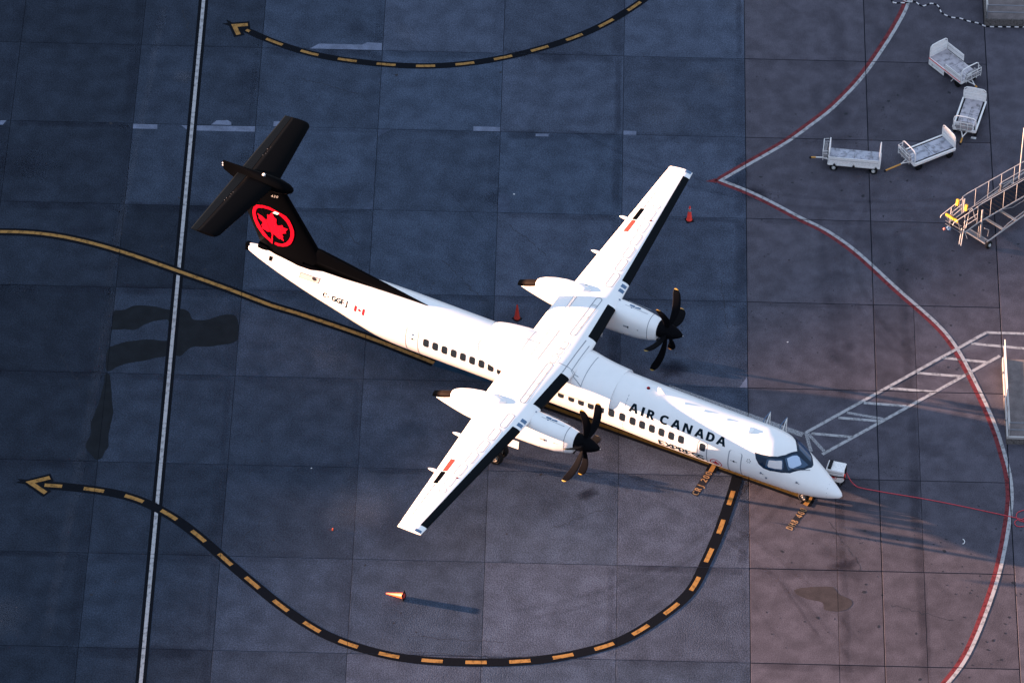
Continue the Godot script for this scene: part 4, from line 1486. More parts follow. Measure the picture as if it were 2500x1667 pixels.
func fairing_top(v: Vector2) -> Vector3:
	# upper surface of the wing root fairing at (x, z)
	var e := fairing_at(v.x)
	var c := minf(absf(v.y) / e[2], 0.98)
	var y: float = e[3] + (e[1] - e[3]) * pow(1.0 - pow(c, e[4]), 1.0 / e[4])
	if v.x > trail(v.y) and v.x < lead(v.y):
		y = maxf(y, wing_top(v.x, v.y).y)
	return Vector3(v.x, y + 0.007, v.y)


func nacelle(a: Node, s: float) -> void:
	var zc := 4.4 * s
	var st := new_st()
	var rings := []
	for e: Array in [[2.16, 0.44, 3.47, 2.50, 2.1], [2.10, 0.475, 3.505, 2.36, 2.2], [1.75, 0.53, 3.57, 2.25, 2.4], [1.2, 0.575, 3.63, 2.18, 2.8], [0.5, 0.60, 3.69, 2.15, 3.0], [-0.2, 0.60, 3.74, 2.14, 3.0], [-1.0, 0.58, 3.72, 2.14, 3.0], [-2.0, 0.52, 3.70, 2.15, 2.8], [-2.9, 0.46, 3.66, 2.2, 2.6], [-3.6, 0.40, 3.50, 2.28, 2.4], [-4.2, 0.32, 3.30, 2.40, 2.2], [-4.8, 0.21, 3.02, 2.55, 2.0], [-5.15, 0.11, 2.85, 2.65, 2.0], [-5.29, 0.04, 2.78, 2.70, 2.0]]:
		rings.append(shifted(oval_ring(e[0], e[3], e[2], e[1], e[4]), Vector3(0, 0, zc)))
	loft(st, rings)
	var n := part("nacelle", st, "white_skin", a)
	# raised exhaust fairing on top of the wing
	st = new_st()
	rings = []
	for e: Array in [[-1.52, 0.05, 3.92], [-1.62, 0.17, 3.945], [-1.85, 0.27, 3.975], [-2.3, 0.32, 3.995], [-2.9, 0.335, 3.94], [-3.5, 0.33, 3.79], [-4.0, 0.30, 3.60], [-4.25, 0.27, 3.46], [-4.36, 0.20, 3.38]]:
		rings.append(shifted(oval_ring(e[0], 2.9, e[2], e[1], 2.6), Vector3(0, 0, zc)))
	loft(st, rings)
	part("exhaust_fairing", st, "white_skin", n)
	# exhaust pipe, open to the rear
	st = new_st()
	rings = []
	for e: Array in [[-4.15, 0.20, 3.36, 3.0], [-4.45, 0.205, 3.30, 2.92], [-4.9, 0.19, 3.12, 2.78], [-5.33, 0.165, 2.93, 2.69], [-5.33, 0.14, 2.905, 2.71], [-4.9, 0.14, 3.05, 2.80]]:
		rings.append(shifted(oval_ring(e[0], e[3], e[2], e[1], 2.2, 20), Vector3(0, 0, zc)))
	loft(st, rings)
	part("exhaust_pipe", st, "soot_metal", n)
	# cowling seam, vents and scoops on the outside and the inside of the cowl
	st = new_st()
	var seam_ring := oval_ring(1.72, 2.25 - 0.004, 3.575 + 0.006, 0.536, 2.42, 40)
	var seam_b := oval_ring(1.745, 2.25 - 0.004, 3.572 + 0.006, 0.534, 2.42, 40)
	loft(st, [shifted(seam_ring, Vector3(0, 0, zc)), shifted(seam_b, Vector3(0, 0, zc))], false, false)
	part("cowl_seam", st, "panel_line", n)
	st = new_st()
	box(st, Vector3(0.62, 3.66, zc - 0.16), Vector3(0.26, 0.05, 0.10))
	box(st, Vector3(0.92, 3.645, zc - 0.16), Vector3(0.28, 0.04, 0.07), Basis(Vector3.UP, 0.15))
	box(st, Vector3(0.62, 3.655, zc - 0.02), Vector3(0.12, 0.05, 0.06))
	part("cooling_scoop", st, "blue_lens", n)
	st = new_st()
	box(st, Vector3(-0.12, 3.75, zc - 0.2), Vector3(0.18, 0.02, 0.06))
	part("vent", st, "blue_lens", n)
	st = new_st()
	box(st, Vector3(0.66, 2.98, zc + 0.602), Vector3(0.26, 0.10, 0.012))
	part("vent", st, "faint_line", n)
	st = new_st()
	box(st, Vector3(0.78, 2.98, zc + 0.606), Vector3(0.05, 0.13, 0.012))
	box(st, Vector3(1.28, 2.98, zc + 0.585), Vector3(0.07, 0.025, 0.01))
	box(st, Vector3(0.55, 2.45, zc + 0.602), Vector3(0.04, 0.03, 0.012))
	part("vent", st, "dark_steel", n)
	for dz: float in [-0.42, -0.05]:
		st = new_st()
		box(st, Vector3(0.9, 3.662 - (0.05 if dz < -0.2 else 0.0), zc + dz), Vector3(1.2, 0.012, 0.012), Basis(Vector3.BACK, -0.07))
		part("cowl_seam", st, "faint_line", n)
	# air intake under the spinner
	st = new_st()
	box(st, Vector3(2.13, 2.46, zc), Vector3(0.08, 0.12, 0.5))
	part("air_intake", st, "dark_steel", n)


func propeller(a: Node, s: float, phase: float) -> void:
	var hub := Vector3(2.6, 3.03, 4.4 * s)
	var st := new_st()
	lathe(st, Vector3(2.14, 3.03, 4.4 * s), Vector3(1, 0, 0), [Vector2(0.0, 0.41), Vector2(0.08, 0.425), Vector2(0.35, 0.415), Vector2(0.6, 0.37), Vector2(0.85, 0.29), Vector2(1.05, 0.19), Vector2(1.18, 0.10), Vector2(1.25, 0.03), Vector2(1.265, 0.002)], 32)
	var p := part("propeller", st, "prop_black", a)
	var tip := Vector3(3.42, 3.07, 4.4 * s)
	st = new_st()
	lathe(st, tip - Vector3(0.04, 0.03, 0), Vector3(1, 0.2, 0).normalized(), [Vector2(0, 0.03), Vector2(0.02, 0.022), Vector2(0.03, 0.003)], 10)
	part("spinner_cap", st, "hub_white", p)
	# six feathered, swept blades
	for b in 6:
		var an := deg_to_rad(phase + 60.0 * b)
		var out := Vector3(0, sin(an), cos(an))
		var round_ := Vector3(0, cos(an), -sin(an))
		var me := ArrayMesh.new()
		var cuts := [[0.30, 1.99, "prop_black"], [1.99, 2.055, "tip_yellow"]]
		for c: Array in cuts:
			st = new_st()
			var rings := []
			var steps := 16 if c[2] == "prop_black" else 4
			for k in steps + 1:
				var r: float = lerpf(c[0], c[1], float(k) / steps)
				var u := clampf((r - 0.3) / 1.755, 0.0, 1.0)
				var chord: float = 0.14 + 0.26 * sin(PI * pow(u, 0.75) * 0.62 + 0.05)
				if u > 0.82:
					chord *= sqrt(maxf(0.02, 1.0 - pow((u - 0.82) / 0.182, 2.2)))
				var sweep := 0.10 * sin(PI * u * 1.05) - 0.20 * u * u
				var twist := lerpf(0.45, 0.06, u)
				var cd := (Vector3(1, 0, 0) * cos(twist) + round_ * sin(twist))
				var nd := out.cross(cd).normalized()
				var tk := lerpf(0.10, 0.018, pow(u, 0.6))
				var ring := PackedVector3Array()
				for j in 12:
					var q := TAU * j / 12
					ring.append(hub + out * r + cd * (cos(q) * chord * 0.5 + sweep) + nd * sin(q) * tk * 0.5 * (0.55 + 0.45 * cos(q)))
				rings.append(ring)
			loft(st, rings, c[2] == "prop_black", true)
			st.generate_normals()
			st.commit(me)
			me.surface_set_material(me.get_surface_count() - 1, M[c[2]])
		var o := MeshInstance3D.new()
		o.mesh = me
		o.name = sibling("blade", p)
		p.add_child(o, true)


func main_gear(a: Node, s: float) -> void:
	var g := Node3D.new()
	g.name = sibling("main_landing_gear", a)
	a.add_child(g, true)
	var c := Vector3(-1.95, 0.43, 4.4 * s)
	for d: float in [-0.27, 0.27]:
		wheel_parts(c + Vector3(0, 0, d), Vector3(0, 0, 1), 0.43, 0.27, g, "hub_metal")
	var st := new_st()
	bar(st, c + Vector3(0, 0, -0.25), c + Vector3(0, 0, 0.25), 0.06, 10)
	bar(st, c, c + Vector3(0.12, 1.9, 0), 0.085, 12)
	bar(st, c + Vector3(0.05, 0.7, 0), c + Vector3(-1.0, 1.85, 0), 0.05, 8)
	part("strut", st, "steel_grey", g)
	for d: float in [-0.55, 0.55]:
		st = new_st()
		var b := Basis(Vector3(1, 0, 0), -0.12 * signf(d))
		box(st, Vector3(-1.25, 1.98, 4.4 * s + d), Vector3(1.35, 0.42, 0.025), b)
		part("gear_door", st, "white_skin", g)


func nose_gear(a: Node) -> void:
	var g := Node3D.new()
	g.name = sibling("nose_landing_gear", a)
	a.add_child(g, true)
	var c := Vector3(12.0, 0.275, 0)
	for d: float in [-0.2, 0.2]:
		wheel_parts(c + Vector3(0, 0, d), Vector3(0, 0, 1), 0.275, 0.17, g, "hub_grey")
	var st := new_st()
	bar(st, c + Vector3(0, 0, -0.2), c + Vector3(0, 0, 0.2), 0.04, 8)
	bar(st, c, c + Vector3(-0.12, 0.8, 0), 0.055, 10)
	bar(st, c + Vector3(0.05, 0.1, 0.05), c + Vector3(0.42, 0.34, 0.06), 0.025, 6)
	bar(st, c + Vector3(0.42, 0.34, 0.06), c + Vector3(0.2, 0.55, 0.03), 0.02, 6)
	part("strut", st, "steel_grey", g)


func tail(a: Node) -> void:
	# fin with its long dorsal fillet
	var st := new_st()
	var rings := []
	for e: Array in [[3.5, 0.24], [3.75, 0.215], [4.0, 0.195], [4.6, 0.175], [5.6, 0.16], [6.6, 0.15], [7.5, 0.145], [7.8, 0.14]]:
		var y: float = e[0]
		var le := -13.87 - (y - 4.92) * 0.604
		var te := -16.93 - (y - 3.81) * 0.405
		var ring := PackedVector3Array()
		for k in 13:
			var f := pow(k / 12.0, 1.6)
			ring.append(Vector3(lerpf(le, te, f), y, fin_half(f) * e[1]))
		for k in range(11, 0, -1):
			var f := pow(k / 12.0, 1.6)
			ring.append(Vector3(lerpf(le, te, f), y, -fin_half(f) * e[1]))
		rings.append(ring)
	loft(st, rings)
	var fin := part("tail_fin", st, "black_skin", a)
	st = new_st()
	rings = []
	for k in 22:
		var x := lerpf(-7.95, -14.6, k / 21.0)
		var top := lerpf(3.725, 4.92, (x + 7.95) / -5.92) if x > -13.87 else 4.92 - (x + 13.87) * -0.3
		var base: float = station(x)[0] - 0.10
		var w := 0.045 + 0.11 * smoothstep(-8.0, -13.0, x)
		var ring := PackedVector3Array()
		for q: Vector2 in [Vector2(-2.0, 0.0), Vector2(-1.25, 0.14), Vector2(-1.0, 0.4), Vector2(-0.72, 0.8), Vector2(-0.4, 0.97), Vector2(0, 1.0), Vector2(0.4, 0.97), Vector2(0.72, 0.8), Vector2(1.0, 0.4), Vector2(1.25, 0.14), Vector2(2.0, 0.0)]:
			ring.append(Vector3(x, lerpf(base, top, q.y), q.x * w))
		rings.append(ring)
	loft(st, rings)
	part("dorsal_fin", st, "black_skin", a)
	# black paint on the skin round the root of the fin
	var paint := PackedVector2Array([Vector2(-17.05, 90), Vector2(-16.9, 80), Vector2(-16.1, 64), Vector2(-14.8, 57), Vector2(-14.1, 61.5), Vector2(-13.3, 77), Vector2(-12.6, 82), Vector2(-12.1, 85), Vector2(-11.4, 90)])
	hull_decal("root_paint", polygon_tris(paint), "black_skin", a, 1.0, 0.006, 0.12)
	hull_decal("root_paint", polygon_tris(paint), "black_skin", a, -1.0, 0.006, 0.12)
	# roundel with the leaf, and the fleet number
	for s: float in [1.0, -1.0]:
		var map := func(v: Vector2) -> Vector3: return fin_skin(v, s)
		st = new_st()
		decal(st, polygon_tris(PackedVector2Array(FIN_RING)), map, 0.3, Vector3(0, 0, s))
		part("emblem_ring", st, "livery_red", fin)
		st = new_st()
		decal(st, polygon_tris(PackedVector2Array(FIN_LEAF)), map, 0.3, Vector3(0, 0, s))
		part("emblem_leaf", st, "livery_red", fin)
		st = new_st()
		decal(st, polygon_tris(PackedVector2Array(FIN_WHITE_QUAD)), func(v: Vector2) -> Vector3: return fin_skin(v, s) + Vector3(0, 0, 0.006 * s), 0.3, Vector3(0, 0, s))
		part("white_fin_patch", st, "light_skin", fin)  # small white quad near the top of the ring
		st = new_st()
		var w := word("420", "Droid Sans", 700, 0.30)
		var wide := 0.0
		for v in w:
			wide = maxf(wide, v.x)
		var base: Vector2 = FIN_420[0]
		var dir: Vector2 = FIN_420[1] - base
		var up: Vector2 = FIN_420[2] - base
		decal(st, w, func(v: Vector2) -> Vector3:
			var q := v if s > 0 else Vector2(wide - v.x, v.y)
			return fin_skin(base + dir * (q.x / wide) + up * q.y, s), 0.3, Vector3(0, 0, s))
		part("lettering", st, "fleet_number", fin)
	# rudder hinge line
	for s: float in [1.0, -1.0]:
		st = new_st()
		decal(st, outline([Vector2(-16.05, 4.0), Vector2(-17.25, 7.3)], 0.02, false), func(v: Vector2) -> Vector3: return fin_skin(v, s) + Vector3(0, 0, 0.003 * s), 0.4, Vector3(0, 0, s))
		part("rudder_seam", st, "prop_black", fin)
	# tailplane
	for s: float in [1.0, -1.0]:
		for piece: Array in [["tailplane", 0.0, 0.735, "black_skin"], ["elevator", 0.745, 1.0, "black_boot"]]:
			st = new_st()
			rings = []
			for z: float in [0.0, 0.6, 2.0, 3.4, 4.4, 4.56, 4.63]:
				var le := -16.06 - 0.145 * z
				var te := -18.15
				if z > 4.5:
					le -= (z - 4.5) * 1.2
				var chord := le - te
				var ring := PackedVector3Array()
				for k in 11:
					var f := lerpf(piece[2], piece[1], 1.0 - pow(1.0 - k / 10.0, 1.6))
					ring.append(Vector3(le - f * chord, 8.02 + foil_half(f) * 0.11 * chord + 0.012, s * z))
				for k in range(1 if piece[1] == 0.0 else 0, 11 if piece[2] < 1.0 else 10):
					var f := lerpf(piece[1], piece[2], pow(k / 10.0, 1.6))
					ring.append(Vector3(le - f * chord, 8.02 - foil_half(f) * 0.11 * chord, s * z))
				rings.append(ring)
			loft(st, rings)
			part(piece[0], st, piece[3], a)
		st = new_st()
		for k in 5:
			box(st, Vector3(-17.64 + rng.randf_range(-0.06, 0.06), 8.09, s * (1.5 + 0.17 * k)), Vector3(0.03, 0.012, 0.012))
		part("static_marks", st, "prop_grey", a)
	# bullet at the top of the fin
	st = new_st()
	rings = []
	for e: Array in [[-15.17, 0.02, 8.01, 7.97], [-15.24, 0.13, 8.12, 7.84], [-15.45, 0.23, 8.24, 7.72], [-15.9, 0.31, 8.34, 7.62], [-16.5, 0.32, 8.38, 7.58], [-17.1, 0.25, 8.40, 7.55], [-17.7, 0.15, 8.41, 7.52], [-18.3, 0.075, 8.42, 7.52], [-18.55, 0.05, 8.42, 7.62], [-18.97, 0.03, 8.42, 7.86]]:
		rings.append(oval_ring(e[0], e[3], e[2], e[1], 2.3, 24))
	loft(st, rings)
	var bul := part("tail_bullet", st, "black_skin", a)
	st = new_st()
	cone_shape(st, Vector3(-16.75, 8.38, 0.02), Vector3(-16.72, 8.47, 0.02), 0.09, 0.03, 10)
	part("beacon", st, "light_skin", bul)
	st = new_st()
	box(st, Vector3(-19.0, 8.22, 0), Vector3(0.06, 0.05, 0.04))
	box(st, Vector3(-19.0, 8.08, 0), Vector3(0.06, 0.05, 0.04))
	part("tail_light", st, "light_skin", bul)
	# rudder foot, black, behind the fin root
	st = new_st()
	box(st, Vector3(-16.85, 3.86, 0), Vector3(0.5, 0.3, 0.3), Basis(Vector3.BACK, -0.2))
	part("rudder_foot", st, "black_skin", a)


func foil_half(f: float) -> float:
	return 5.0 * (0.2969 * sqrt(f) - 0.126 * f - 0.3516 * f * f + 0.2843 * f * f * f - 0.1036 * f * f * f * f)


func fin_half(f: float) -> float:
	return maxf(0.06, foil_half(f) * 2.0)


func fin_skin(v: Vector2, s: float) -> Vector3:
	var le := -13.87 - (v.y - 4.92) * 0.604
	var te := -16.93 - (v.y - 3.81) * 0.405
	var f := clampf((v.x - le) / (te - le), 0.0, 1.0)
	var half := lerpf(0.195, 0.145, clampf((v.y - 4.0) / 3.5, 0, 1))
	return Vector3(v.x, v.y, s * (fin_half(f) * half + 0.009))


func place_word(text: String, spots: Array, cap_m: float, base: Callable, face: String, weight: int, stretch: float, fat := 0.022) -> PackedVector2Array:
	# letters set one by one on the skin; returns (station, degrees)
	var out := PackedVector2Array()
	for i in text.length():
		var g := glyph(text[i], face, weight)
		for v: Vector2 in fatten(g[0], fat / cap_m):
			var x: float = spots[i] + v.x * cap_m * stretch
			out.append(Vector2(x, base.call(x) + v.y * cap_m * DEG_PER_M))
	return out


func fuselage_details(a: Node) -> void:
	var fus := a.get_node("fuselage")
	# cabin windows
	var at := []
	for k in 9:
		at.append(-7.38 + 0.4935 * k)
	for k in 6:
		at.append(-2.9 + 0.54 * k)
	at.append_array([0.35, 0.86, 1.37, 1.91, 2.45, 3.02, 3.56, 4.06, 4.57, 5.07, 5.58, 6.09, 7.2])
	for s: float in [1.0, -1.0]:
		for x: float in at:
			var lean := 0.0
			var mid := lerpf(11.0, 9.6, (x + 7.4) / 8.0) if x < 0.6 else lerpf(9.5, 11.0, (x - 0.6) / 5.0)
			hull_decal("cabin_window", polygon_tris(rounded(x - 0.165, mid - 9.6, x + 0.165, mid + 9.6, 5.0, 0.12)), "faint_line", fus, s, 0.004, 0.12)
			hull_decal("window_pane", polygon_tris(rounded(x - 0.145, mid - 8.8, x + 0.145, mid + 8.8, 4.4, 0.105)), "window_glass", fus, s, 0.008, 0.12)
	# lettering, on the side seen and mirrored in order on the other
	var titles := [["A", 3.27], ["I", 3.90], ["R", 4.20], ["C", 4.88], ["A", 5.47], ["N", 6.08], ["A", 6.70], ["D", 7.29], ["A", 7.82]]
	var letters := ""
	var spots := []
	for e: Array in titles:
		letters += e[0]
		spots.append(e[1])
	hull_decal("lettering", place_word(letters, spots, 0.405, func(x: float) -> float: return 29.3 + 0.22 * (x - 3.3), "Droid Sans", 700, 1.2, 0.012), "lettering_black", fus, 1.0, 0.005, 0.1)
	hull_decal("lettering", place_word("EXPRESS", [4.93, 5.25, 5.62, 5.97, 6.33, 6.66, 6.98], 0.42, func(_x: float) -> float: return -29.3, "Droid Sans", 400, 1.2, 0.011), "lettering_black", fus, 1.0, 0.009, 0.1)
	var reg := [-13.12, -12.86, -12.62, -12.36, -12.09, -11.86]
	hull_decal("lettering", place_word("C-GGFJ", reg, 0.30, func(x: float) -> float: return 4.5 + 7.6 * (x + 13.12), "Droid Sans", 400, 0.92, 0.021), "lettering_black", fus, 1.0, 0.006, 0.1)
	# flag
	for e: Array in [[-11.35, -11.215], [-10.905, -10.77]]:
		hull_decal("flag", polygon_tris(PackedVector2Array([Vector2(e[0], 13.5 + 2.2 * (e[0] + 11.35)), Vector2(e[1], 13.5 + 2.2 * (e[1] + 11.35)), Vector2(e[1], 28 + 2.6 * (e[1] + 11.35)), Vector2(e[0], 28 + 2.6 * (e[0] + 11.35))])), "flag_red", fus, 1.0, 0.006)
	var leaf := PackedVector2Array()
	for v in leaf_shape():
		leaf.append(Vector2(-11.06 + v.x * 0.2, 21.3 + v.y * 9.5))
	hull_decal("flag", polygon_tris(leaf), "flag_red", fus, 1.0, 0.006)
	# small roundel near the nose
	var ring := PackedVector2Array()
	for k in 33:
		ring.append(Vector2(7.91 + 0.315 * cos(TAU * k / 32), -20.8 + 12.6 * sin(TAU * k / 32)))
	for k in 33:
		ring.append(Vector2(7.91 + 0.265 * cos(TAU * (32 - k) / 32), -20.8 + 10.6 * sin(TAU * (32 - k) / 32)))
	var fan := PackedVector2Array()
	for k in 32:
		fan.append_array(PackedVector2Array([ring[k], ring[k + 1], ring[64 - k], ring[k + 1], ring[65 - k - 2], ring[64 - k]]))
	hull_decal("emblem_ring", fan, "flag_red", fus, 1.0, 0.006)
	leaf = PackedVector2Array()
	for v in leaf_shape():
		leaf.append(Vector2(7.91 + v.x * 0.38, -21.0 + v.y * 17.0))
	hull_decal("emblem_leaf", polygon_tris(leaf), "flag_red", fus, 1.0, 0.006)
	# doors: outlines, handles, and the window of the forward one is among the windows above
	for s: float in [1.0, -1.0]:
		for e: Array in [[-8.47, -7.82, -38.0, 30.0], [6.95, 7.44, -34.0, 24.0], [8.55, 9.2, -42.0, 28.5]]:
			hull_decal("door", outline(rounded(e[0], e[2], e[1], e[3], 5.0, 0.10), 0.05), "faint_line", fus, s, 0.005, 0.2)
		for e: Array in [[-8.11, 9.1], [8.84, 5.4]]:
			var h := outline([Vector2(e[0] - 0.17, e[1]), Vector2(e[0] + 0.17, e[1])], 0.02, false)
			h = stretch_deg(h, e[1], 40.0)
			h.append_array(polygon_tris(rounded(e[0] - 0.05, e[1] - 2.0, e[0] + 0.05, e[1] + 2.0, 1.8, 0.04)))
			hull_decal("door_handle", h, "lettering_black", fus, s, 0.008)
		var port := PackedVector2Array()
		for k in 10:
			port.append(Vector2(-8.11 + 0.055 * cos(TAU * k / 10), 19 + 2.4 * sin(TAU * k / 10)))
		hull_decal("door_port", polygon_tris(port), "blue_lens", fus, s, 0.008)
	# ring of small ticks
	var ticks := PackedVector2Array()
	for k in 6:
		var an := TAU * k / 6 + 0.3
		var c := Vector2(9.56 + 0.085 * cos(an), 18.6 + 3.7 * sin(an))
		ticks.append_array(polygon_tris(PackedVector2Array([c + Vector2(-0.022, -0.5), c + Vector2(0.022, -0.9), c + Vector2(0.03, 0.9), c + Vector2(-0.01, 0.8)])))
	hull_decal("crew_mark", ticks, "lettering_black", fus, 1.0, 0.006)
	# seams
	for s: float in [1.0, -1.0]:
		var seams := PackedVector2Array()
		seams.append_array(outline_deg([Vector2(3.05, -30), Vector2(3.05, 60)], 0.012))
		seams.append_array(outline_deg([Vector2(-12.1, 18), Vector2(-12.05, 50)], 0.008))
		seams.append_array(outline_deg([Vector2(13.25, -40), Vector2(13.22, 80)], 0.010))
		hull_decal("skin_seam", seams, "faint_line", fus, s, 0.005, 0.3)
	# auxiliary power exhaust and vent on the tail cone
	for s: float in [1.0, -1.0]:
		hull_decal("skin_seam", outline_across([Vector2(-4.4, 82), Vector2(-4.72, 62), Vector2(-4.83, 47), Vector2(-4.66, 35), Vector2(-4.2, 25), Vector2(-3.3, 23)], 0.035), "faint_line", fus, s, 0.010, 0.3)
	hull_decal("exhaust_panel", polygon_tris(PackedVector2Array([Vector2(-14.55, 42), Vector2(-13.43, 51), Vector2(-13.45, 34), Vector2(-14.56, 21)])), "panel_line", fus, 1.0, 0.006)
	hull_decal("exhaust_panel", polygon_tris(PackedVector2Array([Vector2(-14.50, 39.5), Vector2(-13.47, 48), Vector2(-13.49, 36), Vector2(-14.51, 23.5)])), "hub_metal", fus, 1.0, 0.012)
	var hole := PackedVector2Array()
	for k in 14:
		hole.append(Vector2(-13.74 + 0.13 * cos(TAU * k / 14), 41 + 5.0 * sin(TAU * k / 14)))
	hull_decal("exhaust_hole", polygon_tris(hole), "dark_steel", fus, 1.0, 0.016)
	hull_decal("tail_vent", polygon_tris(PackedVector2Array([Vector2(-16.4, 47), Vector2(-16.13, 50), Vector2(-16.16, 17), Vector2(-16.4, 12)])), "faint_line", fus, 1.0, 0.006)
	hull_decal("tail_vent", polygon_tris(PackedVector2Array([Vector2(-16.36, 44), Vector2(-16.17, 46), Vector2(-16.2, 21), Vector2(-16.36, 17)])), "black_skin", fus, 1.0, 0.012)
	# antennas, beacon and dome along the crown
	var st := new_st()
	lathe(st, hull(3.72, 90) - Vector3(0, 0.02, 0), Vector3.UP, [Vector2(0, 0.09), Vector2(0.05, 0.08), Vector2(0.08, 0.05), Vector2(0.09, 0.005)], 14)
	part("beacon", st, "red_lens", a)
	st = new_st()
	var blade := []
	for e: Array in [[0.0, 0.0, 0.20, 0.03], [0.16, -0.06, 0.15, 0.022], [0.30, -0.13, 0.08, 0.012]]:
		blade.append(shifted(ring_xz(e[2], e[3]), hull(4.42, 90) + Vector3(e[1], e[0] - 0.02, -0.02)))
	loft(st, blade)
	part("antenna", st, "light_skin", a)
	for x: float in [5.62, 6.64, 7.83]:
		st = new_st()
		lathe(st, hull(x, 88) - Vector3(0, 0.02, 0), Vector3.UP, [Vector2(0, 0.09), Vector2(0.03, 0.08), Vector2(0.06, 0.04), Vector2(0.07, 0.004)], 12)
		part("antenna", st, "light_skin", a)
	st = new_st()
	lathe(st, hull(9.05, 82) - Vector3(0, 0.03, 0), Vector3.UP, [Vector2(0, 0.22), Vector2(0.04, 0.21), Vector2(0.07, 0.17), Vector2(0.08, 0.12), Vector2(0.10, 0.10), Vector2(0.11, 0.02)], 16)
	part("antenna", st, "light_skin", a)
	# probes on the nose
	for e: Array in [[10.22, 1.4, 0.16], [11.92, 17.7, 0.16], [10.5, -7.5, 0.06]]:
		st = new_st()
		var c := hull(e[0], e[1], 0.02)
		lathe(st, c, Vector3(1, 0, 0), [Vector2(-0.04, 0.004), Vector2(-0.02, 0.05), Vector2(0.03, 0.045), Vector2(0.06, 0.01)], 8)
		bar(st, c, c + Vector3(e[2], -0.02, 0.03), 0.013)
		part("probe", st, "panel_line", a)
	# hand rails of the open forward stair on the far side
	for x: float in [9.16, 10.02]:
		st = new_st()
		var t := Vector3(x, 2.68, -1.95)
		bar(st, t, t + Vector3(0, -0.95, 0.02), 0.022)
		bar(st, t, t + Vector3(0.0, -0.62, 0.55), 0.02)
		part("stair_rail", st, "light_skin", a)
		st = new_st()
		tube(st, [t, t + Vector3(0, 0.10, 0.66), t + Vector3(0, 0.02, 0.76), t + Vector3(0, -0.3, 0.80)], 0.022)
		part("stair_rail", st, "blue_lens", a)
	st = new_st()
	for k in 4:
		box(st, Vector3(9.6, 1.05 - 0.26 * k, -1.75 - 0.28 * k), Vector3(0.72, 0.04, 0.28))
	part("stair_step", st, "steel_grey", a)


func ring_xz(rx: float, rz: float) -> PackedVector3Array:
	var r := PackedVector3Array()
	for k in 12:
		r.append(Vector3(rx * cos(TAU * k / 12), 0, rz * sin(TAU * k / 12)))
	return r


func stretch_deg(t: PackedVector2Array, about: float, times: float) -> PackedVector2Array:
	for i in t.size():
		t[i].y = about + (t[i].y - about) * times
	return t


func outline_deg(p: Array, w: float) -> PackedVector2Array:
	# a thin line that runs up the skin: points are (station, degrees)
	var out := PackedVector2Array()
	for i in p.size() - 1:
		var a: Vector2 = p[i]
		var b: Vector2 = p[i + 1]
		out.append_array(PackedVector2Array([a - Vector2(w, 0), a + Vector2(w, 0), b + Vector2(w, 0), a - Vector2(w, 0), b + Vector2(w, 0), b - Vector2(w, 0)]))
	return out


func outline_across(p: Array, w: float) -> PackedVector2Array:
	# a thin line of even width on the skin, in any direction: points are (station, degrees)
	var metric := []
	for v: Vector2 in p:
		metric.append(Vector2(v.x, v.y / DEG_PER_M))
	var out := outline(metric, w, false)
	for i in out.size():
		out[i].y *= DEG_PER_M
	return out


func cockpit(a: Node) -> void:
	for s: float in [1.0, -1.0]:
		var m := new_st()
		var poly := PackedVector2Array([Vector2(9.75, 40.3), Vector2(10.09, 41), Vector2(10.47, 43.9), Vector2(10.81, 50.3), Vector2(11.1, 62.3), Vector2(11.46, 90), Vector2(12.28, 90), Vector2(12.27, 83), Vector2(12.05, 61), Vector2(11.55, 31.9), Vector2(11.18, 22.4), Vector2(10.64, 14.6), Vector2(10.33, 14.4), Vector2(10.07, 19.5), Vector2(9.88, 28.6)])
		decal(m, polygon_tris(poly), hull_map(0.005, s), 0.12, Vector3(0.4, 0.6, 0.7 * s))
		var w := part("windscreen_surround", m, "mask_blue", a)
		for e: Array in [["window_pane", "pane_glass", 0.010, [[10.40, 35.8], [11.09, 50], [11.21, 37.6], [11.19, 28.5], [10.75, 20.5], [10.40, 18.5]]], ["window_pane", "pane_glass", 0.010, [[11.14, 55.2], [11.5, 81.5], [12.12, 82.5], [12.02, 66.5], [11.45, 35.2]]], ["sun_blind", "blind_white", 0.016, [[10.5, 35.5], [10.8, 40.5], [11.05, 47], [11.10, 44], [11.165, 31], [11.1, 29], [10.85, 24.5], [10.56, 21.5], [10.5, 24]]], ["sun_blind", "blind_blue", 0.016, [[11.23, 58], [11.4, 71], [11.55, 79.5], [11.66, 80], [11.86, 70], [11.84, 64], [11.62, 47], [11.5, 43.5], [11.42, 44.5]]]]:
			if s < 0 and e[0] == "sun_blind":
				continue
			var q := PackedVector2Array()
			for v: Array in e[3]:
				q.append(Vector2(v[0], v[1]))
			var st := new_st()
			decal(st, polygon_tris(q), hull_map(e[2], s), 0.12, Vector3(0.4, 0.6, 0.7 * s))
			part(e[0], st, e[1], w)
	# wipers
	for e: Array in [[Vector2(11.55, 44), Vector2(12.28, 73)]]:
		var st := new_st()
		tube(st, [hull(e[0].x, e[0].y, 0.03), hull(11.95, 55, 0.05), hull(e[1].x, e[1].y, 0.03)], 0.014)
		part("wiper", st, "panel_line", a)


# ---------------------------------------------------------------- things standing on the apron

func make_platforms() -> void:
	platform("low concrete boarding platform with grey guard rails at the top right corner", Rect2(20.43, -38.0, 7.0, 8.2), false)
	platform("low pinkish boarding platform with a sunlit side rail at the right edge", Rect2(20.36, -4.3, 7.0, 5.53), true)


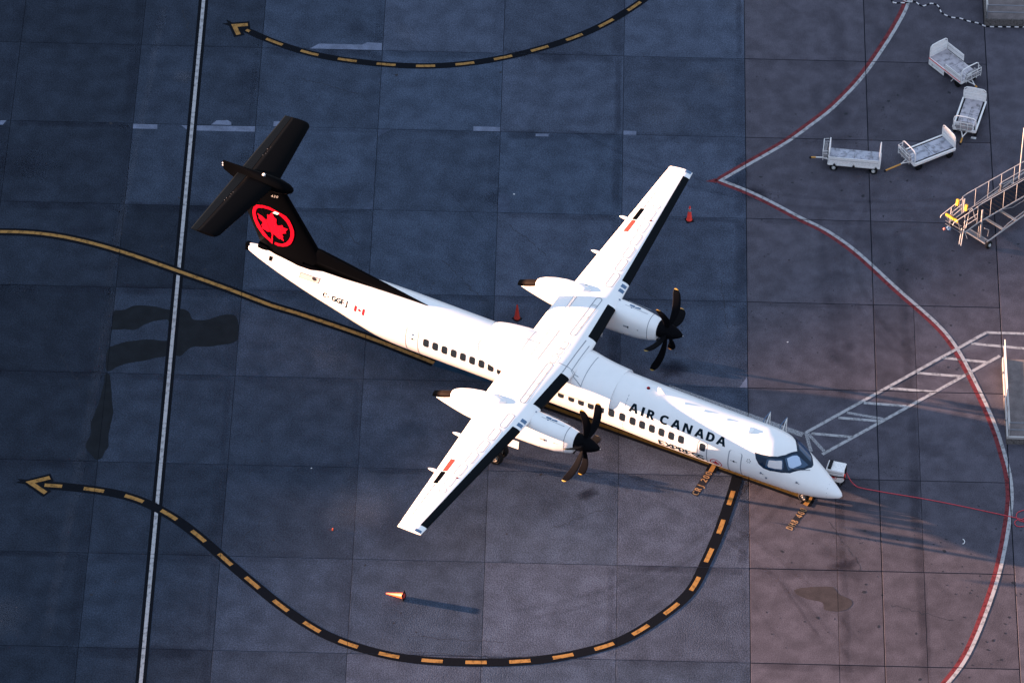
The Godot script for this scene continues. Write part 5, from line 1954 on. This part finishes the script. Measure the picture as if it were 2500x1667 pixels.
func platform(label: String, r: Rect2, pale: bool) -> void:
	var c := r.get_center()
	var t := thing("boarding_platform", label, "platform", Vector3(c.x, 0, c.y), 0.0, "boarding platforms on the right")
	var st := new_st()
	box(st, Vector3(0, 0.17, 0), Vector3(r.size.x, 0.34, r.size.y))
	part("base", st, "platform_side", t)
	st = new_st()
	box(st, Vector3(0.03, 0.372, -0.03), Vector3(r.size.x - 0.14, 0.06, r.size.y - 0.14))
	part("deck", st, "platform_top", t)
	var hx := r.size.x * 0.5
	var hz := r.size.y * 0.5
	st = new_st()
	box(st, Vector3(-hx + 0.035, 0.42, 0), Vector3(0.07, 0.16, r.size.y))
	box(st, Vector3(0, 0.40, hz - 0.04), Vector3(r.size.x - 0.16, 0.12, 0.08))
	part("kerb", st, "rail_pale" if pale else "platform_side", t)
	for y: float in [0.85, 1.30]:
		st = new_st()
		bar(st, Vector3(-hx + 0.1, y, hz - 0.1), Vector3(hx, y, hz - 0.1), 0.03)
		part("rail", st, "rail_grey", t)
		st = new_st()
		bar(st, Vector3(-hx + 0.09, y, hz - 0.1), Vector3(-hx + 0.09, y, -hz - (0.35 if pale else 0.0)), 0.032)
		part("rail", st, "rail_pale", t)
	var n := 0
	for k in 4:
		st = new_st()
		bar(st, Vector3(-hx + 0.1 + 1.95 * k, 0.36, hz - 0.1), Vector3(-hx + 0.1 + 1.95 * k, 1.30, hz - 0.1), 0.028)
		part("post", st, "rail_grey" if not pale else "rail_pale", t)
		n += 1
	for k in range(1, 5):
		st = new_st()
		var z := hz - 0.1 - (r.size.y - 0.2) * k / 4.0
		bar(st, Vector3(-hx + 0.09, 0.36, z), Vector3(-hx + 0.09, 1.30, z), 0.028)
		part("post", st, "rail_pale", t)
	for k in 3:
		st = new_st()
		box(st, Vector3(-hx - 0.01, 0.5, lerpf(-hz, hz, 0.2 + 0.3 * k)), Vector3(0.06, 0.14, 0.05))
		part("bolt_plate", st, "rail_grey", t)


func make_carts() -> void:
	cart("white baggage cart with scratched deck and white near side, yellow tip on its drawbar", Vector2(13.56, -18.72), Vector2(-2.61, -0.27), 2.62, "sides", "cart_deck_blue", 0.85)
	cart("white baggage cart with open deck and round-topped white end board, second in the train", Vector2(17.25, -19.42), Vector2(-2.06, 1.29), 2.5, "open", "cart_deck_blue", 1.30)
	cart("white baggage cart standing nearly upright in the picture, dark gaps beside its deck", Vector2(19.38, -22.22), Vector2(-0.59, 2.28), 2.42, "open", "cart_deck", 0.80)
	cart("white baggage cart with half its sides dropped, topmost of the train", Vector2(18.72, -26.02), Vector2(1.32, 1.62), 2.50, "half", "cart_deck", 0.55)
	var st := new_st()
	box(st, Vector3(19.57, 0.012, -20.98), Vector3(0.26, 0.006, 0.15), Basis(Vector3.UP, -0.25))
	single("paper_sheet", st, "paper", "small white sheet of paper lying by the drawbar of the upright cart", "paper")


func cart(label: String, at: Vector2, ahead: Vector2, length: float, style: String, deck: String, reach: float) -> void:
	# local x points towards the drawbar
	var t := thing("baggage_cart", label, "baggage cart", Vector3(at.x, 0, at.y), -ahead.angle(), "baggage carts standing in a bent train")
	var hl := length * 0.5
	var hw := 0.60
	var st := new_st()
	chamfered(st, Vector3(0, 0.43, 0), Vector3(length, 0.13, hw * 2), 0.06)
	part("frame", st, "cart_white", t)
	st = new_st()
	box(st, Vector3(0, 0.505, 0), Vector3(length - 0.12, 0.03, hw * 2 - (0.14 if style != "open" else 0.30)))
	part("deck", st, deck, t)
	if style == "open":
		for s: float in [-1.0, 1.0]:
			st = new_st()
			box(st, Vector3(0, 0.502, s * (hw - 0.10)), Vector3(length - 0.16, 0.012, 0.098))
			part("slot", st, "dark_steel", t)
			st = new_st()
			bar(st, Vector3(-hl + 0.03, 0.50, s * (hw - 0.02)), Vector3(hl - 0.03, 0.50, s * (hw - 0.02)), 0.05, 8)
			part("side_rail", st, "cart_white", t)
	st = new_st()
	for k in 2:
		box(st, Vector3(0.02, 0.521, -0.001), Vector3(0.012 if k == 0 else 1.2, 0.006, hw * 2 - 0.2 if k == 0 else 0.012))
		if style != "open" or deck == "cart_deck_blue":
			break
	part("deck_seam", st, "scratch", t)
	# scratches and dents on the deck
	st = new_st()
	st.set_smooth_group(-1)
	for k in (34 if style == "sides" else 9):
		var c := Vector3(rng.randf_range(-hl * 0.75, hl * 0.75), 0.522, rng.randf_range(-0.34, 0.34))
		var d := Vector3(1, 0, 0).rotated(Vector3.UP, rng.randf() * TAU) * rng.randf_range(0.02, 0.09)
		var n := d.cross(Vector3.UP).normalized() * rng.randf_range(0.005, 0.016)
		c.y += 0.00002 * k
		quad(st, c - d - n, c + d - n * 0.3, c + d + n * 0.3, c - d + n, Vector3.UP)
	part("scratches", st, "scratch", t).set_meta("kind", "stuff")
	# end boards: rounded tubes with a panel
	for s: float in [-1.0, 1.0]:
		var x := (hl - 0.05) * s
		var hoop := []
		for e: Vector2 in [Vector2(-hw + 0.04, 0.45), Vector2(-hw + 0.03, 1.0), Vector2(-hw + 0.06, 1.16), Vector2(-hw + 0.17, 1.25), Vector2(0, 1.27), Vector2(hw - 0.17, 1.25), Vector2(hw - 0.06, 1.16), Vector2(hw - 0.03, 1.0), Vector2(hw - 0.04, 0.45)]:
			hoop.append(Vector3(x, e.y, e.x))
		st = new_st()
		tube(st, hoop, 0.028, 8)
		part("end_frame", st, "cart_white", t)
		if s < 0 or style == "sides":
			st = new_st()
			var pl := PackedVector3Array()
			var pl2 := PackedVector3Array()
			for e: Vector2 in [Vector2(-hw + 0.05, 0.5), Vector2(-hw + 0.05, 1.05), Vector2(-hw + 0.22, 1.22), Vector2(hw - 0.22, 1.22), Vector2(hw - 0.05, 1.05), Vector2(hw - 0.05, 0.5)]:
				pl.append(Vector3(x - 0.012, e.y, e.x))
				pl2.append(Vector3(x + 0.012, e.y, e.x))
			loft(st, [pl, pl2], true, true, -1)
			part("end_board", st, "cart_white", t)
			st = new_st()
			for y: float in [0.72, 0.92]:
				for side: float in [-1.0, 1.0]:
					box(st, Vector3(x + 0.018 * side, y, 0), Vector3(0.014, 0.03, hw * 2 - 0.14))
			part("end_rib", st, "cart_white", t)
	# basket with a crumpled cover at the drawbar end
	var bx := hl + 0.02
	for y: float in [0.72, 0.98, 1.16]:
		st = new_st()
		tube(st, [Vector3(bx, y, -hw + 0.12), Vector3(bx + 0.24, y - 0.03, -hw + 0.12), Vector3(bx + 0.24, y - 0.03, hw - 0.12), Vector3(bx, y, hw - 0.12)], 0.014, 5)
		part("basket_bar", st, "cart_white", t)
	for z: float in [-hw + 0.12, -0.2, 0.16, hw - 0.12]:
		st = new_st()
		tube(st, [Vector3(bx + 0.22, 0.55, z), Vector3(bx + 0.24, 1.13, z)], 0.014, 5)
		part("basket_bar", st, "cart_white", t)
	st = new_st()
	crumple(st, Vector3(bx + 0.11, 0.80, 0), Vector3(0.11, 0.26, hw - 0.16))
	part("folded_cover", st, "tarp_grey", t)
	st = new_st()
	box(st, Vector3(bx + 0.262, 1.08, 0.33), Vector3(0.012, 0.13, 0.22))
	part("tag_board", st, "paper", t)
	# wheels
	for sx: float in [-1.0, 1.0]:
		for sz: float in [-1.0, 1.0]:
			wheel_parts(Vector3(sx * (hl - 0.32), 0.20, sz * (hw - 0.07)), Vector3(0, 0, 1), 0.20, 0.15, t, "hub_white" if style == "sides" else "dark_steel")
		st = new_st()
		bar(st, Vector3(sx * (hl - 0.32), 0.2, -hw + 0.1), Vector3(sx * (hl - 0.32), 0.2, hw - 0.1), 0.03)
		box(st, Vector3(sx * (hl - 0.32), 0.30, 0), Vector3(0.12, 0.14, 0.7))
		part("axle", st, "dark_steel", t)
	# drawbar
	st = new_st()
	for z: float in [-0.2, 0.2]:
		bar(st, Vector3(hl - 0.2, 0.34, z), Vector3(hl + 0.34, 0.30, 0), 0.03)
	bar(st, Vector3(hl + 0.3, 0.30, 0), Vector3(hl + (reach * 0.72 if style == "sides" else 0.42), 0.27, 0), 0.035)
	part("drawbar_fork", st, "cart_white", t)
	st = new_st()
	var from := reach * 0.72 if style == "sides" else 0.4
	bar(st, Vector3(hl + from, 0.27, 0), Vector3(hl + reach, 0.24, 0), 0.045)
	part("drawbar", st, "yellow_bar", t)
	st = new_st()
	lathe(st, Vector3(hl + reach + 0.03, 0.20, 0), Vector3.UP, [Vector2(0, 0.03), Vector2(0, 0.06), Vector2(0.07, 0.06), Vector2(0.07, 0.03)], 10)
	part("tow_eye", st, "dark_steel", t)
	# sides
	if style == "sides":
		side_board(t, 0.0, -1.0, hl * 2 - 0.16, 0.0, hw)
		for x: float in [-hl + 0.2, 0.0, hl - 0.35]:
			st = new_st()
			box(st, Vector3(x, 0.42, -hw - 0.035), Vector3(0.12, 0.10, 0.03))
			bar(st, Vector3(x, 0.36, -hw - 0.03), Vector3(x, 0.55, -hw - 0.045), 0.012, 5)
			part("hinge", st, "dark_steel", t)
	elif style == "half":
		side_board(t, hl * 0.48, 1.0, hl - 0.1, 0.0, hw)
		side_board(t, -hl * 0.50, 1.0, hl - 0.1, PI, hw)
		side_board(t, -hl * 0.46, -1.0, hl - 0.02, 0.0, hw)
		st = new_st()
		bar(st, Vector3(-hl + 0.05, 0.50, hw + 0.03), Vector3(hl - 0.05, 0.50, hw + 0.03), 0.022)
		part("hinge_rod", st, "signal_red", t)
	st = new_st()
	bar(st, Vector3(hl - 0.62, 0.36, hw - 0.05), Vector3(hl - 0.72, 0.10, hw + 0.02), 0.016)
	part("brake_lever", st, "cart_white", t)


func side_board(t: Node, x: float, s: float, length: float, turn: float, hw: float) -> void:
	var st := new_st()
	var b := Basis(Vector3(1, 0, 0), turn)
	var hinge := Vector3(x, 0.50, s * (hw + 0.012))
	box(st, hinge + b * Vector3(0, 0.21, 0), Vector3(length, 0.40, 0.024), b)
	var o := part("side_board", st, "cart_white", t)
	st = new_st()
	for e: float in [-1.0, 1.0]:
		box(st, hinge + b * Vector3(0, 0.24, 0.014 * e), Vector3(length - 0.06, 0.012, 0.006), b)
	part("groove", st, "panel_line", o)


func crumple(st: SurfaceTool, c: Vector3, h: Vector3) -> void:
	# a bundle of cloth: a lumpy closed surface
	var n := FastNoiseLite.new()
	n.frequency = 2.6
	n.seed = int(absf(c.x * 997.0)) % 1000 + 3
	var rings := []
	for i in 25:
		var u := i / 24.0
		var ring := PackedVector3Array()
		var z := lerpf(-h.z, h.z, u)
		var w := sqrt(maxf(0.0, 1.0 - pow(absf(u * 2 - 1), 6.0)))
		for j in 18:
			var a := TAU * j / 18
			var q := Vector3(cos(a), sin(a), z * 2.4)
			var k := 1.0 + 0.75 * n.get_noise_3d(q.x * 1.3, q.y * 1.3, q.z)
			ring.append(c + Vector3(cos(a) * h.x * w * k, sin(a) * h.y * w * k, z))
		rings.append(ring)
	loft(st, rings, true, true, -1)


func make_ramp() -> void:
	# wheeled boarding ramp: local x runs down the ramp, z towards the camera
	var t := thing("boarding_ramp", "wheeled metal boarding ramp with hand rails and yellow bumpers", "boarding ramp", Vector3(19.43, 0, -13.25), 0.8185)
	var st: SurfaceTool
	var zc := -0.375
	var dk := func(x: float) -> float: return 1.34 - 0.126 * maxf(0.0, x) if x > 0 else 1.34
	# chassis on the ground
	for z: float in [zc - 1.05, zc + 1.05]:
		st = new_st()
		tube(st, [Vector3(0.0, 0.32, z), Vector3(1.0, 0.34, z), Vector3(3.4, 0.36, z), Vector3(7.5, 0.3, z)], 0.045, 6)
		part("chassis_beam", st, "galvanised", t)
		st = new_st()
		tube(st, [Vector3(1.1, 0.42, z), Vector3(1.6, 0.56, z), Vector3(3.4, 0.62, z), Vector3(4.4, 0.42, z)], 0.026, 5)
		part("brace", st, "galvanised", t)
		st = new_st()
		box(st, Vector3(3.45, 0.55, z), Vector3(0.16, 0.30, 0.12))
		part("coupling", st, "rail_grey", t)
	for x: float in [1.25, 2.2, 4.2, 5.6]:
		st = new_st()
		box(st, Vector3(x, 0.36, zc), Vector3(0.13, 0.05, 2.05))
		part("cross_beam", st, "galvanised", t)
	for x: float in [-0.12, 0.14]:
		st = new_st()
		bar(st, Vector3(x, 0.30, zc - 1.05), Vector3(x, 0.30, zc + 1.05), 0.045)
		part("axle_beam", st, "galvanised", t)
	st = new_st()
	box(st, Vector3(0.01, 0.31, zc + 0.2), Vector3(0.2, 0.03, 1.5))
	part("axle_plate", st, "rail_grey", t)
	for s: float in [-1.0, 1.0]:
		wheel_parts(Vector3(0.03, 0.20, zc + 1.17 * s), Vector3(0, 0, 1), 0.20, 0.13, t)
		st = new_st()
		bar(st, Vector3(0.06, 0.3, zc + 0.58 * s), Vector3(0.06, 2.08, zc + 0.58 * s), 0.045, 8)
		part("lift_post", st, "galvanised", t)
		st = new_st()
		bar(st, Vector3(-0.12, 0.35, zc + 0.58 * s), Vector3(-0.12, 1.15, zc + 0.58 * s), 0.02, 5)
		tube(st, [Vector3(0.35, 0.32, zc + 0.8 * s), Vector3(0.4, 0.72, zc + 0.8 * s), Vector3(0.2, 0.86, zc + 0.66 * s)], 0.02, 5)
		part("lift_rod", st, "galvanised", t)
	# the walkway and its side beams
	st = new_st()
	st.set_smooth_group(-1)
	for e: Array in [[-1.05, 0.0], [0.0, 8.0]]:
		var a: float = e[0]
		var b: float = e[1]
		for y: float in [0.0, -0.05]:
			quad(st, Vector3(a, dk.call(a) + y, zc - 0.47), Vector3(b, dk.call(b) + y, zc - 0.47), Vector3(b, dk.call(b) + y, zc + 0.47), Vector3(a, dk.call(a) + y, zc + 0.47), Vector3.UP if y == 0.0 else Vector3.DOWN)
	part("walkway", st, "tread_dark", t)
	st = new_st()
	for k in 26:
		var x := 0.15 + 0.3 * k
		box(st, Vector3(x, dk.call(x) + 0.008, zc), Vector3(0.03, 0.012, 0.86))
	part("tread_ribs", st, "dark_steel", t)
	for s: float in [-1.0, 1.0]:
		var z := zc + 0.5 * s
		st = new_st()
		tube(st, [Vector3(-1.1, 1.30, z), Vector3(0.0, 1.30, z), Vector3(8.0, 1.30 - 1.008, z)], 0.034, 6)
		part("side_beam", st, "galvanised", t)
		st = new_st()
		var y0 := 2.44
		tube(st, [Vector3(-0.22, dk.call(0.0) + 0.96, z), Vector3(-0.22, y0, z), Vector3(0.1, y0 + 0.0, z), Vector3(8.0, y0 - 1.0, z)], 0.019, 6)
		part("hand_rail", st, "ramp_rail", t)
		for k in 8:
			var x := -0.2 + 0.98 * k
			st = new_st()
			bar(st, Vector3(x, dk.call(x), z), Vector3(x, y0 - 0.126 * maxf(0.0, x - 0.05), z), 0.013)
			part("rail_post", st, "ramp_rail", t)
		# sliding rails round the platform end
		st = new_st()
		tube(st, [Vector3(-0.2, y0 - 0.06, z * 1.0 - 0.03 * s), Vector3(-1.9, y0 - 0.10, z - 0.10 * s), Vector3(-1.95, y0 - 0.22, z - 0.10 * s)], 0.02, 6)
		part("end_rail", st, "ramp_rail", t)
		for k in 2:
			st = new_st()
			tube(st, [Vector3(-0.22, 1.95 - 0.28 * k, z), Vector3(-1.15, 1.93 - 0.28 * k, z - 0.05 * s)], 0.017, 5)
			part("end_rail", st, "ramp_rail", t)
		st = new_st()
		bar(st, Vector3(-1.1, 1.30, z - 0.04 * s), Vector3(-1.1, y0 - 0.08, z - 0.06 * s), 0.022)
		part("rail_post", st, "ramp_rail", t)
		st = new_st()
		tube(st, [Vector3(-1.05, 1.5, z), Vector3(-0.75, y0 + 0.02, z - 0.08 * s), Vector3(-0.55, y0 + 0.02, z - 0.08 * s), Vector3(-0.3, 1.6, z)], 0.02, 5)
		part("end_rail", st, "ramp_rail", t)
		# yellow pads
		st = new_st()
		box(st, Vector3(-0.86, y0 + 0.18, z - 0.22 * s), Vector3(0.10, 0.34, 0.13), Basis(Vector3.BACK, -0.15))
		part("bumper_pad", st, "bumper_yellow", t)
	st = new_st()
	box(st, Vector3(-1.56, 2.22, zc), Vector3(0.07, 0.12, 0.78))
	part("bumper_pad", st, "bumper_yellow", t)
	st = new_st()
	box(st, Vector3(-1.50, 2.20, zc), Vector3(0.05, 0.15, 0.72))
	part("bumper_back", st, "dark_steel", t)
	st = new_st()
	for z: float in [zc - 0.36, zc + 0.36]:
		bar(st, Vector3(-1.52, 2.2, z), Vector3(-1.2, 1.25, z), 0.022)
	for y: float in [1.9, 1.65, 1.45]:
		bar(st, Vector3(-1.42, y, zc - 0.5), Vector3(-1.3, y - 0.12, zc + 0.45), 0.014, 5)
	part("end_gate", st, "rail_grey", t)
	st = new_st()
	for z: float in [zc + 0.34, zc + 0.46]:
		tube(st, [Vector3(-1.15, 1.5, z), Vector3(-1.38, 0.75, z + 0.10), Vector3(-1.44, 0.70, z + 0.14)], 0.024, 5)
	tube(st, [Vector3(-1.15, 1.45, zc + 0.5), Vector3(-1.02, 0.92, zc + 0.62)], 0.018, 5)
	part("prop_leg", st, "ramp_rail", t)
	st = new_st()
	lathe(st, Vector3(-1.62, 1.30, zc - 0.36), Vector3(0, 1, 0), [Vector2(-0.07, 0.01), Vector2(-0.04, 0.06), Vector2(0.0, 0.075), Vector2(0.04, 0.06), Vector2(0.07, 0.01)], 12)
	part("end_ball", st, "pink_ball", t)
	st = new_st()
	crumple(st, Vector3(-1.5, 1.35, zc - 0.2), Vector3(0.08, 0.10, 0.14))
	part("cable_bundle", st, "blue_lens", t)
	# hose hung along the beam
	st = new_st()
	tube(st, [Vector3(1.6, 1.1, zc + 0.5), Vector3(2.4, 0.82, zc + 0.6), Vector3(3.2, 0.78, zc + 0.62), Vector3(4.2, 0.84, zc + 0.55)], 0.012, 5)
	part("cable", st, "galvanised", t)
	# mid rail further down, and the tall post of the lower end
	st = new_st()
	tube(st, [Vector3(2.55, 1.05 + 0.02, zc - 0.44), Vector3(2.55, 1.55, zc - 0.44), Vector3(2.75, 1.62, zc - 0.44), Vector3(6.5, 1.15, zc - 0.44)], 0.02, 5)
	part("mid_rail", st, "ramp_rail", t)
	st = new_st()
	bar(st, Vector3(4.15, 0.9, zc - 0.5), Vector3(4.2, 4.2, zc - 0.5), 0.035)
	part("tall_post", st, "ramp_rail", t)


func make_cones() -> void:
	traffic_cone("upright red traffic cone with a white band beyond the far wing tip", Transform3D(Basis(Vector3.UP, 0.35), Vector3(5.36, 0, -14.27)), "cone_red", true)
	traffic_cone("upright plain red traffic cone behind the far wing root, its shade painted into the colour", Transform3D(Basis(Vector3.UP, 0.75), Vector3(-2.96, 0, -6.78)), "cone_dark_red", false)
	var axis := Vector3(-0.81, -0.165, -0.30).normalized()
	var f := frame_for(axis)
	traffic_cone("orange traffic cone lying on its side with a long shadow", Transform3D(Basis(f.x, axis, f.x.cross(axis)), Vector3(-7.74, 0.19, 12.53)), "cone_orange", false)


func traffic_cone(label: String, tr: Transform3D, colour: String, band: bool) -> void:
	var t := thing("traffic_cone", label, "traffic cone", Vector3.ZERO, 0.0, "traffic cones round the airliner")
	t.transform = tr
	var st := new_st()
	chamfered(st, Vector3(0, 0.02, 0), Vector3(0.38, 0.04, 0.38), 0.025)
	part("base", st, "cone_base", t)
	st = new_st()
	lathe(st, Vector3.ZERO, Vector3.UP, [Vector2(0.03, 0.15), Vector2(0.06, 0.15), Vector2(0.08, 0.135), Vector2(0.90, 0.032), Vector2(0.91, 0.028), Vector2(0.90, 0.02), Vector2(0.82, 0.018)], 24)
	part("body", st, colour, t)
	if not band:
		st = new_st()
		lathe(st, Vector3.ZERO, Vector3.DOWN, [Vector2(0.002, 0.12), Vector2(0.004, 0.115)], 20)
		part("hollow", st, "cone_dark_red", t)
	if band:
		st = new_st()
		lathe(st, Vector3.ZERO, Vector3.UP, [Vector2(0.60, 0.0735), Vector2(0.60, 0.0765), Vector2(0.76, 0.0565), Vector2(0.76, 0.0535)], 24)
		part("white_band", st, "cone_white", t)
		st = new_st()
		lathe(st, Vector3.ZERO, Vector3.UP, [Vector2(0.9, 0.03), Vector2(0.915, 0.026), Vector2(0.918, 0.004)], 14)
		part("dark_top", st, "cone_dark_red", t)


func make_power_unit() -> void:
	var t := thing("ground_power_unit", "small white ground power cart with a roundel, beside the aircraft nose", "power cart", Vector3(12.24, 0, 3.96), -0.255)
	var st := new_st()
	chamfered(st, Vector3(0, 0.55, 0), Vector3(0.86, 0.70, 0.66), 0.03)
	part("body", st, "cart_white", t)
	st = new_st()
	box(st, Vector3(-0.28, 0.93, 0), Vector3(0.16, 0.10, 0.56))
	part("vent_hood", st, "dark_steel", t)
	st = new_st()
	box(st, Vector3(-0.02, 0.77, 0.334), Vector3(0.8, 0.012, 0.01))
	part("lid_seam", st, "panel_line", t)
	# roundel on the front
	var fan := PackedVector2Array()
	for k in 24:
		var a := Vector2(cos(TAU * k / 24), sin(TAU * k / 24) * 0.62)
		var b := Vector2(cos(TAU * (k + 1) / 24), sin(TAU * (k + 1) / 24) * 0.62)
		fan.append_array(PackedVector2Array([a * 0.17, b * 0.17, b * 0.145, a * 0.17, b * 0.145, a * 0.145]))
	var map := func(v: Vector2) -> Vector3: return Vector3(v.x - 0.04, v.y + 0.47, 0.336)
	st = new_st()
	decal(st, fan, map, 1.0, Vector3(0, 0, 1))
	part("emblem_ring", st, "flag_red", t)
	var leaf := PackedVector2Array()
	for v in leaf_shape():
		leaf.append(Vector2(v.x * 0.2, v.y * 0.17))
	st = new_st()
	decal(st, polygon_tris(leaf), map, 1.0, Vector3(0, 0, 1))
	part("emblem_leaf", st, "flag_red", t)
	st = new_st()
	tube(st, [Vector3(-0.40, 0.66, 0.37), Vector3(-0.1, 0.60, 0.39), Vector3(0.2, 0.60, 0.39), Vector3(0.44, 0.62, 0.36), Vector3(0.5, 0.5, 0.25), Vector3(0.47, 0.3, 0.3), Vector3(0.33, 0.18, 0.40)], 0.028, 7)
	part("cable", st, "rope_black", t)
	st = new_st()
	box(st, Vector3(0.455, 0.5, 0.17), Vector3(0.07, 0.26, 0.13))
	part("socket_box", st, "signal_red", t)
	st = new_st()
	box(st, Vector3(0.445, 0.62, -0.06), Vector3(0.035, 0.5, 0.34))
	part("side_grille", st, "dark_steel", t)
	st = new_st()
	box(st, Vector3(0, 0.18, 0), Vector3(0.78, 0.09, 0.56))
	part("chassis", st, "dark_steel", t)
	for sx: float in [-1.0, 1.0]:
		for sz: float in [-1.0, 1.0]:
			wheel_parts(Vector3(sx * 0.3, 0.12, sz * 0.26), Vector3(0, 0, 1), 0.12, 0.09, t, "steel_grey")
	st = new_st()
	bar(st, Vector3(-0.45, 0.2, -0.2), Vector3(-1.3, 0.32, -0.75), 0.02)
	part("tow_handle", st, "rope_black", t)


func line3(p: PackedVector2Array, y: float, sag := 0.0) -> Array:
	var out := []
	for i in p.size():
		out.append(Vector3(p[i].x, y + sag * (0.5 + 0.5 * sin(i * 1.7)), p[i].y))
	return out


func make_lines_on_ground() -> void:
	var st := new_st()
	var p := catmull(CABLE, 0.12)
	var pts := []
	var run := run_of(p)
	for i in p.size():
		# the coil at the end crosses itself, so later turns lie on top of earlier ones
		pts.append(Vector3(p[i].x, 0.024 + 0.42 * maxf(0.0, 1.0 - run[i] / 0.9) + clampf((run[i] - 12.0) * 0.006, 0.0, 0.05), p[i].y))
	tube(st, pts, 0.022, 6)
	single("red_cable", st, "cable_red", "long red cable running across the apron from the power cart to a coil", "cable")
	p = catmull(ROPE, 0.1)
	var t := thing("striped_hose", "thin black hose with white sleeves snaking to the top right platform", "hose")
	st = new_st()
	tube(st, line3(p, 0.03), 0.03, 6)
	part("hose", st, "rope_black", t)
	run = run_of(p)
	var d := 0.1
	while d < run[-1] - 0.3:
		st = new_st()
		var piece := []
		for k in 4:
			var q: Vector2 = along(p, run, d + 0.21 * k / 3.0)[0]
			piece.append(Vector3(q.x, 0.03, q.y))
		tube(st, piece, 0.035, 6)
		part("white_sleeve", st, "rope_white", t)
		d += 0.42
	st = new_st()
	tube(st, line3(catmull(CORD, 0.1), 0.075, 0.02), 0.02, 6)
	single("white_cord", st, "rope_white", "pale cord looped over the striped hose at the top edge", "cord")
	st = new_st()
	var bend := []
	for k in 9:
		var a := lerpf(-1.3, 1.5, k / 8.0)
		bend.append(Vector3(18.07 + 0.11 * cos(a), 0.03, 7.92 + 0.16 * sin(a)))
	tube(st, bend, 0.022, 5)
	single("bent_strip", st, "paper", "small bent white strip lying on a slab joint inside the red boundary", "litter")
	st = new_st()
	cone_shape(st, Vector3(-11.22, 0.0, 8.13), Vector3(-11.22, 0.13, 8.13), 0.035, 0.03, 10)
	single("marker_stub", st, "cone_orange", "tiny orange marker stub on a joint left of the lying cone", "marker")
	for q: Array in [[Vector2(-3.3, -15.9), 0.05, "tiny pale scrap on the concrete between the upper dashed arrow and the far wing"], [Vector2(-12.4, 4.0), 0.04, "tiny pale scrap on the concrete left of the near wing tip"], [Vector2(10.1, -5.55), 0.05, "tiny pale scrap on the smooth slabs beyond the nose"]]:
		st = new_st()
		var c: Vector2 = q[0]
		box(st, Vector3(c.x, 0.012, c.y), Vector3(q[1] * 1.6, 0.01, q[1]), Basis(Vector3.UP, c.x))
		single("litter_scrap", st, "paper", q[2], "litter", "scraps on the apron")
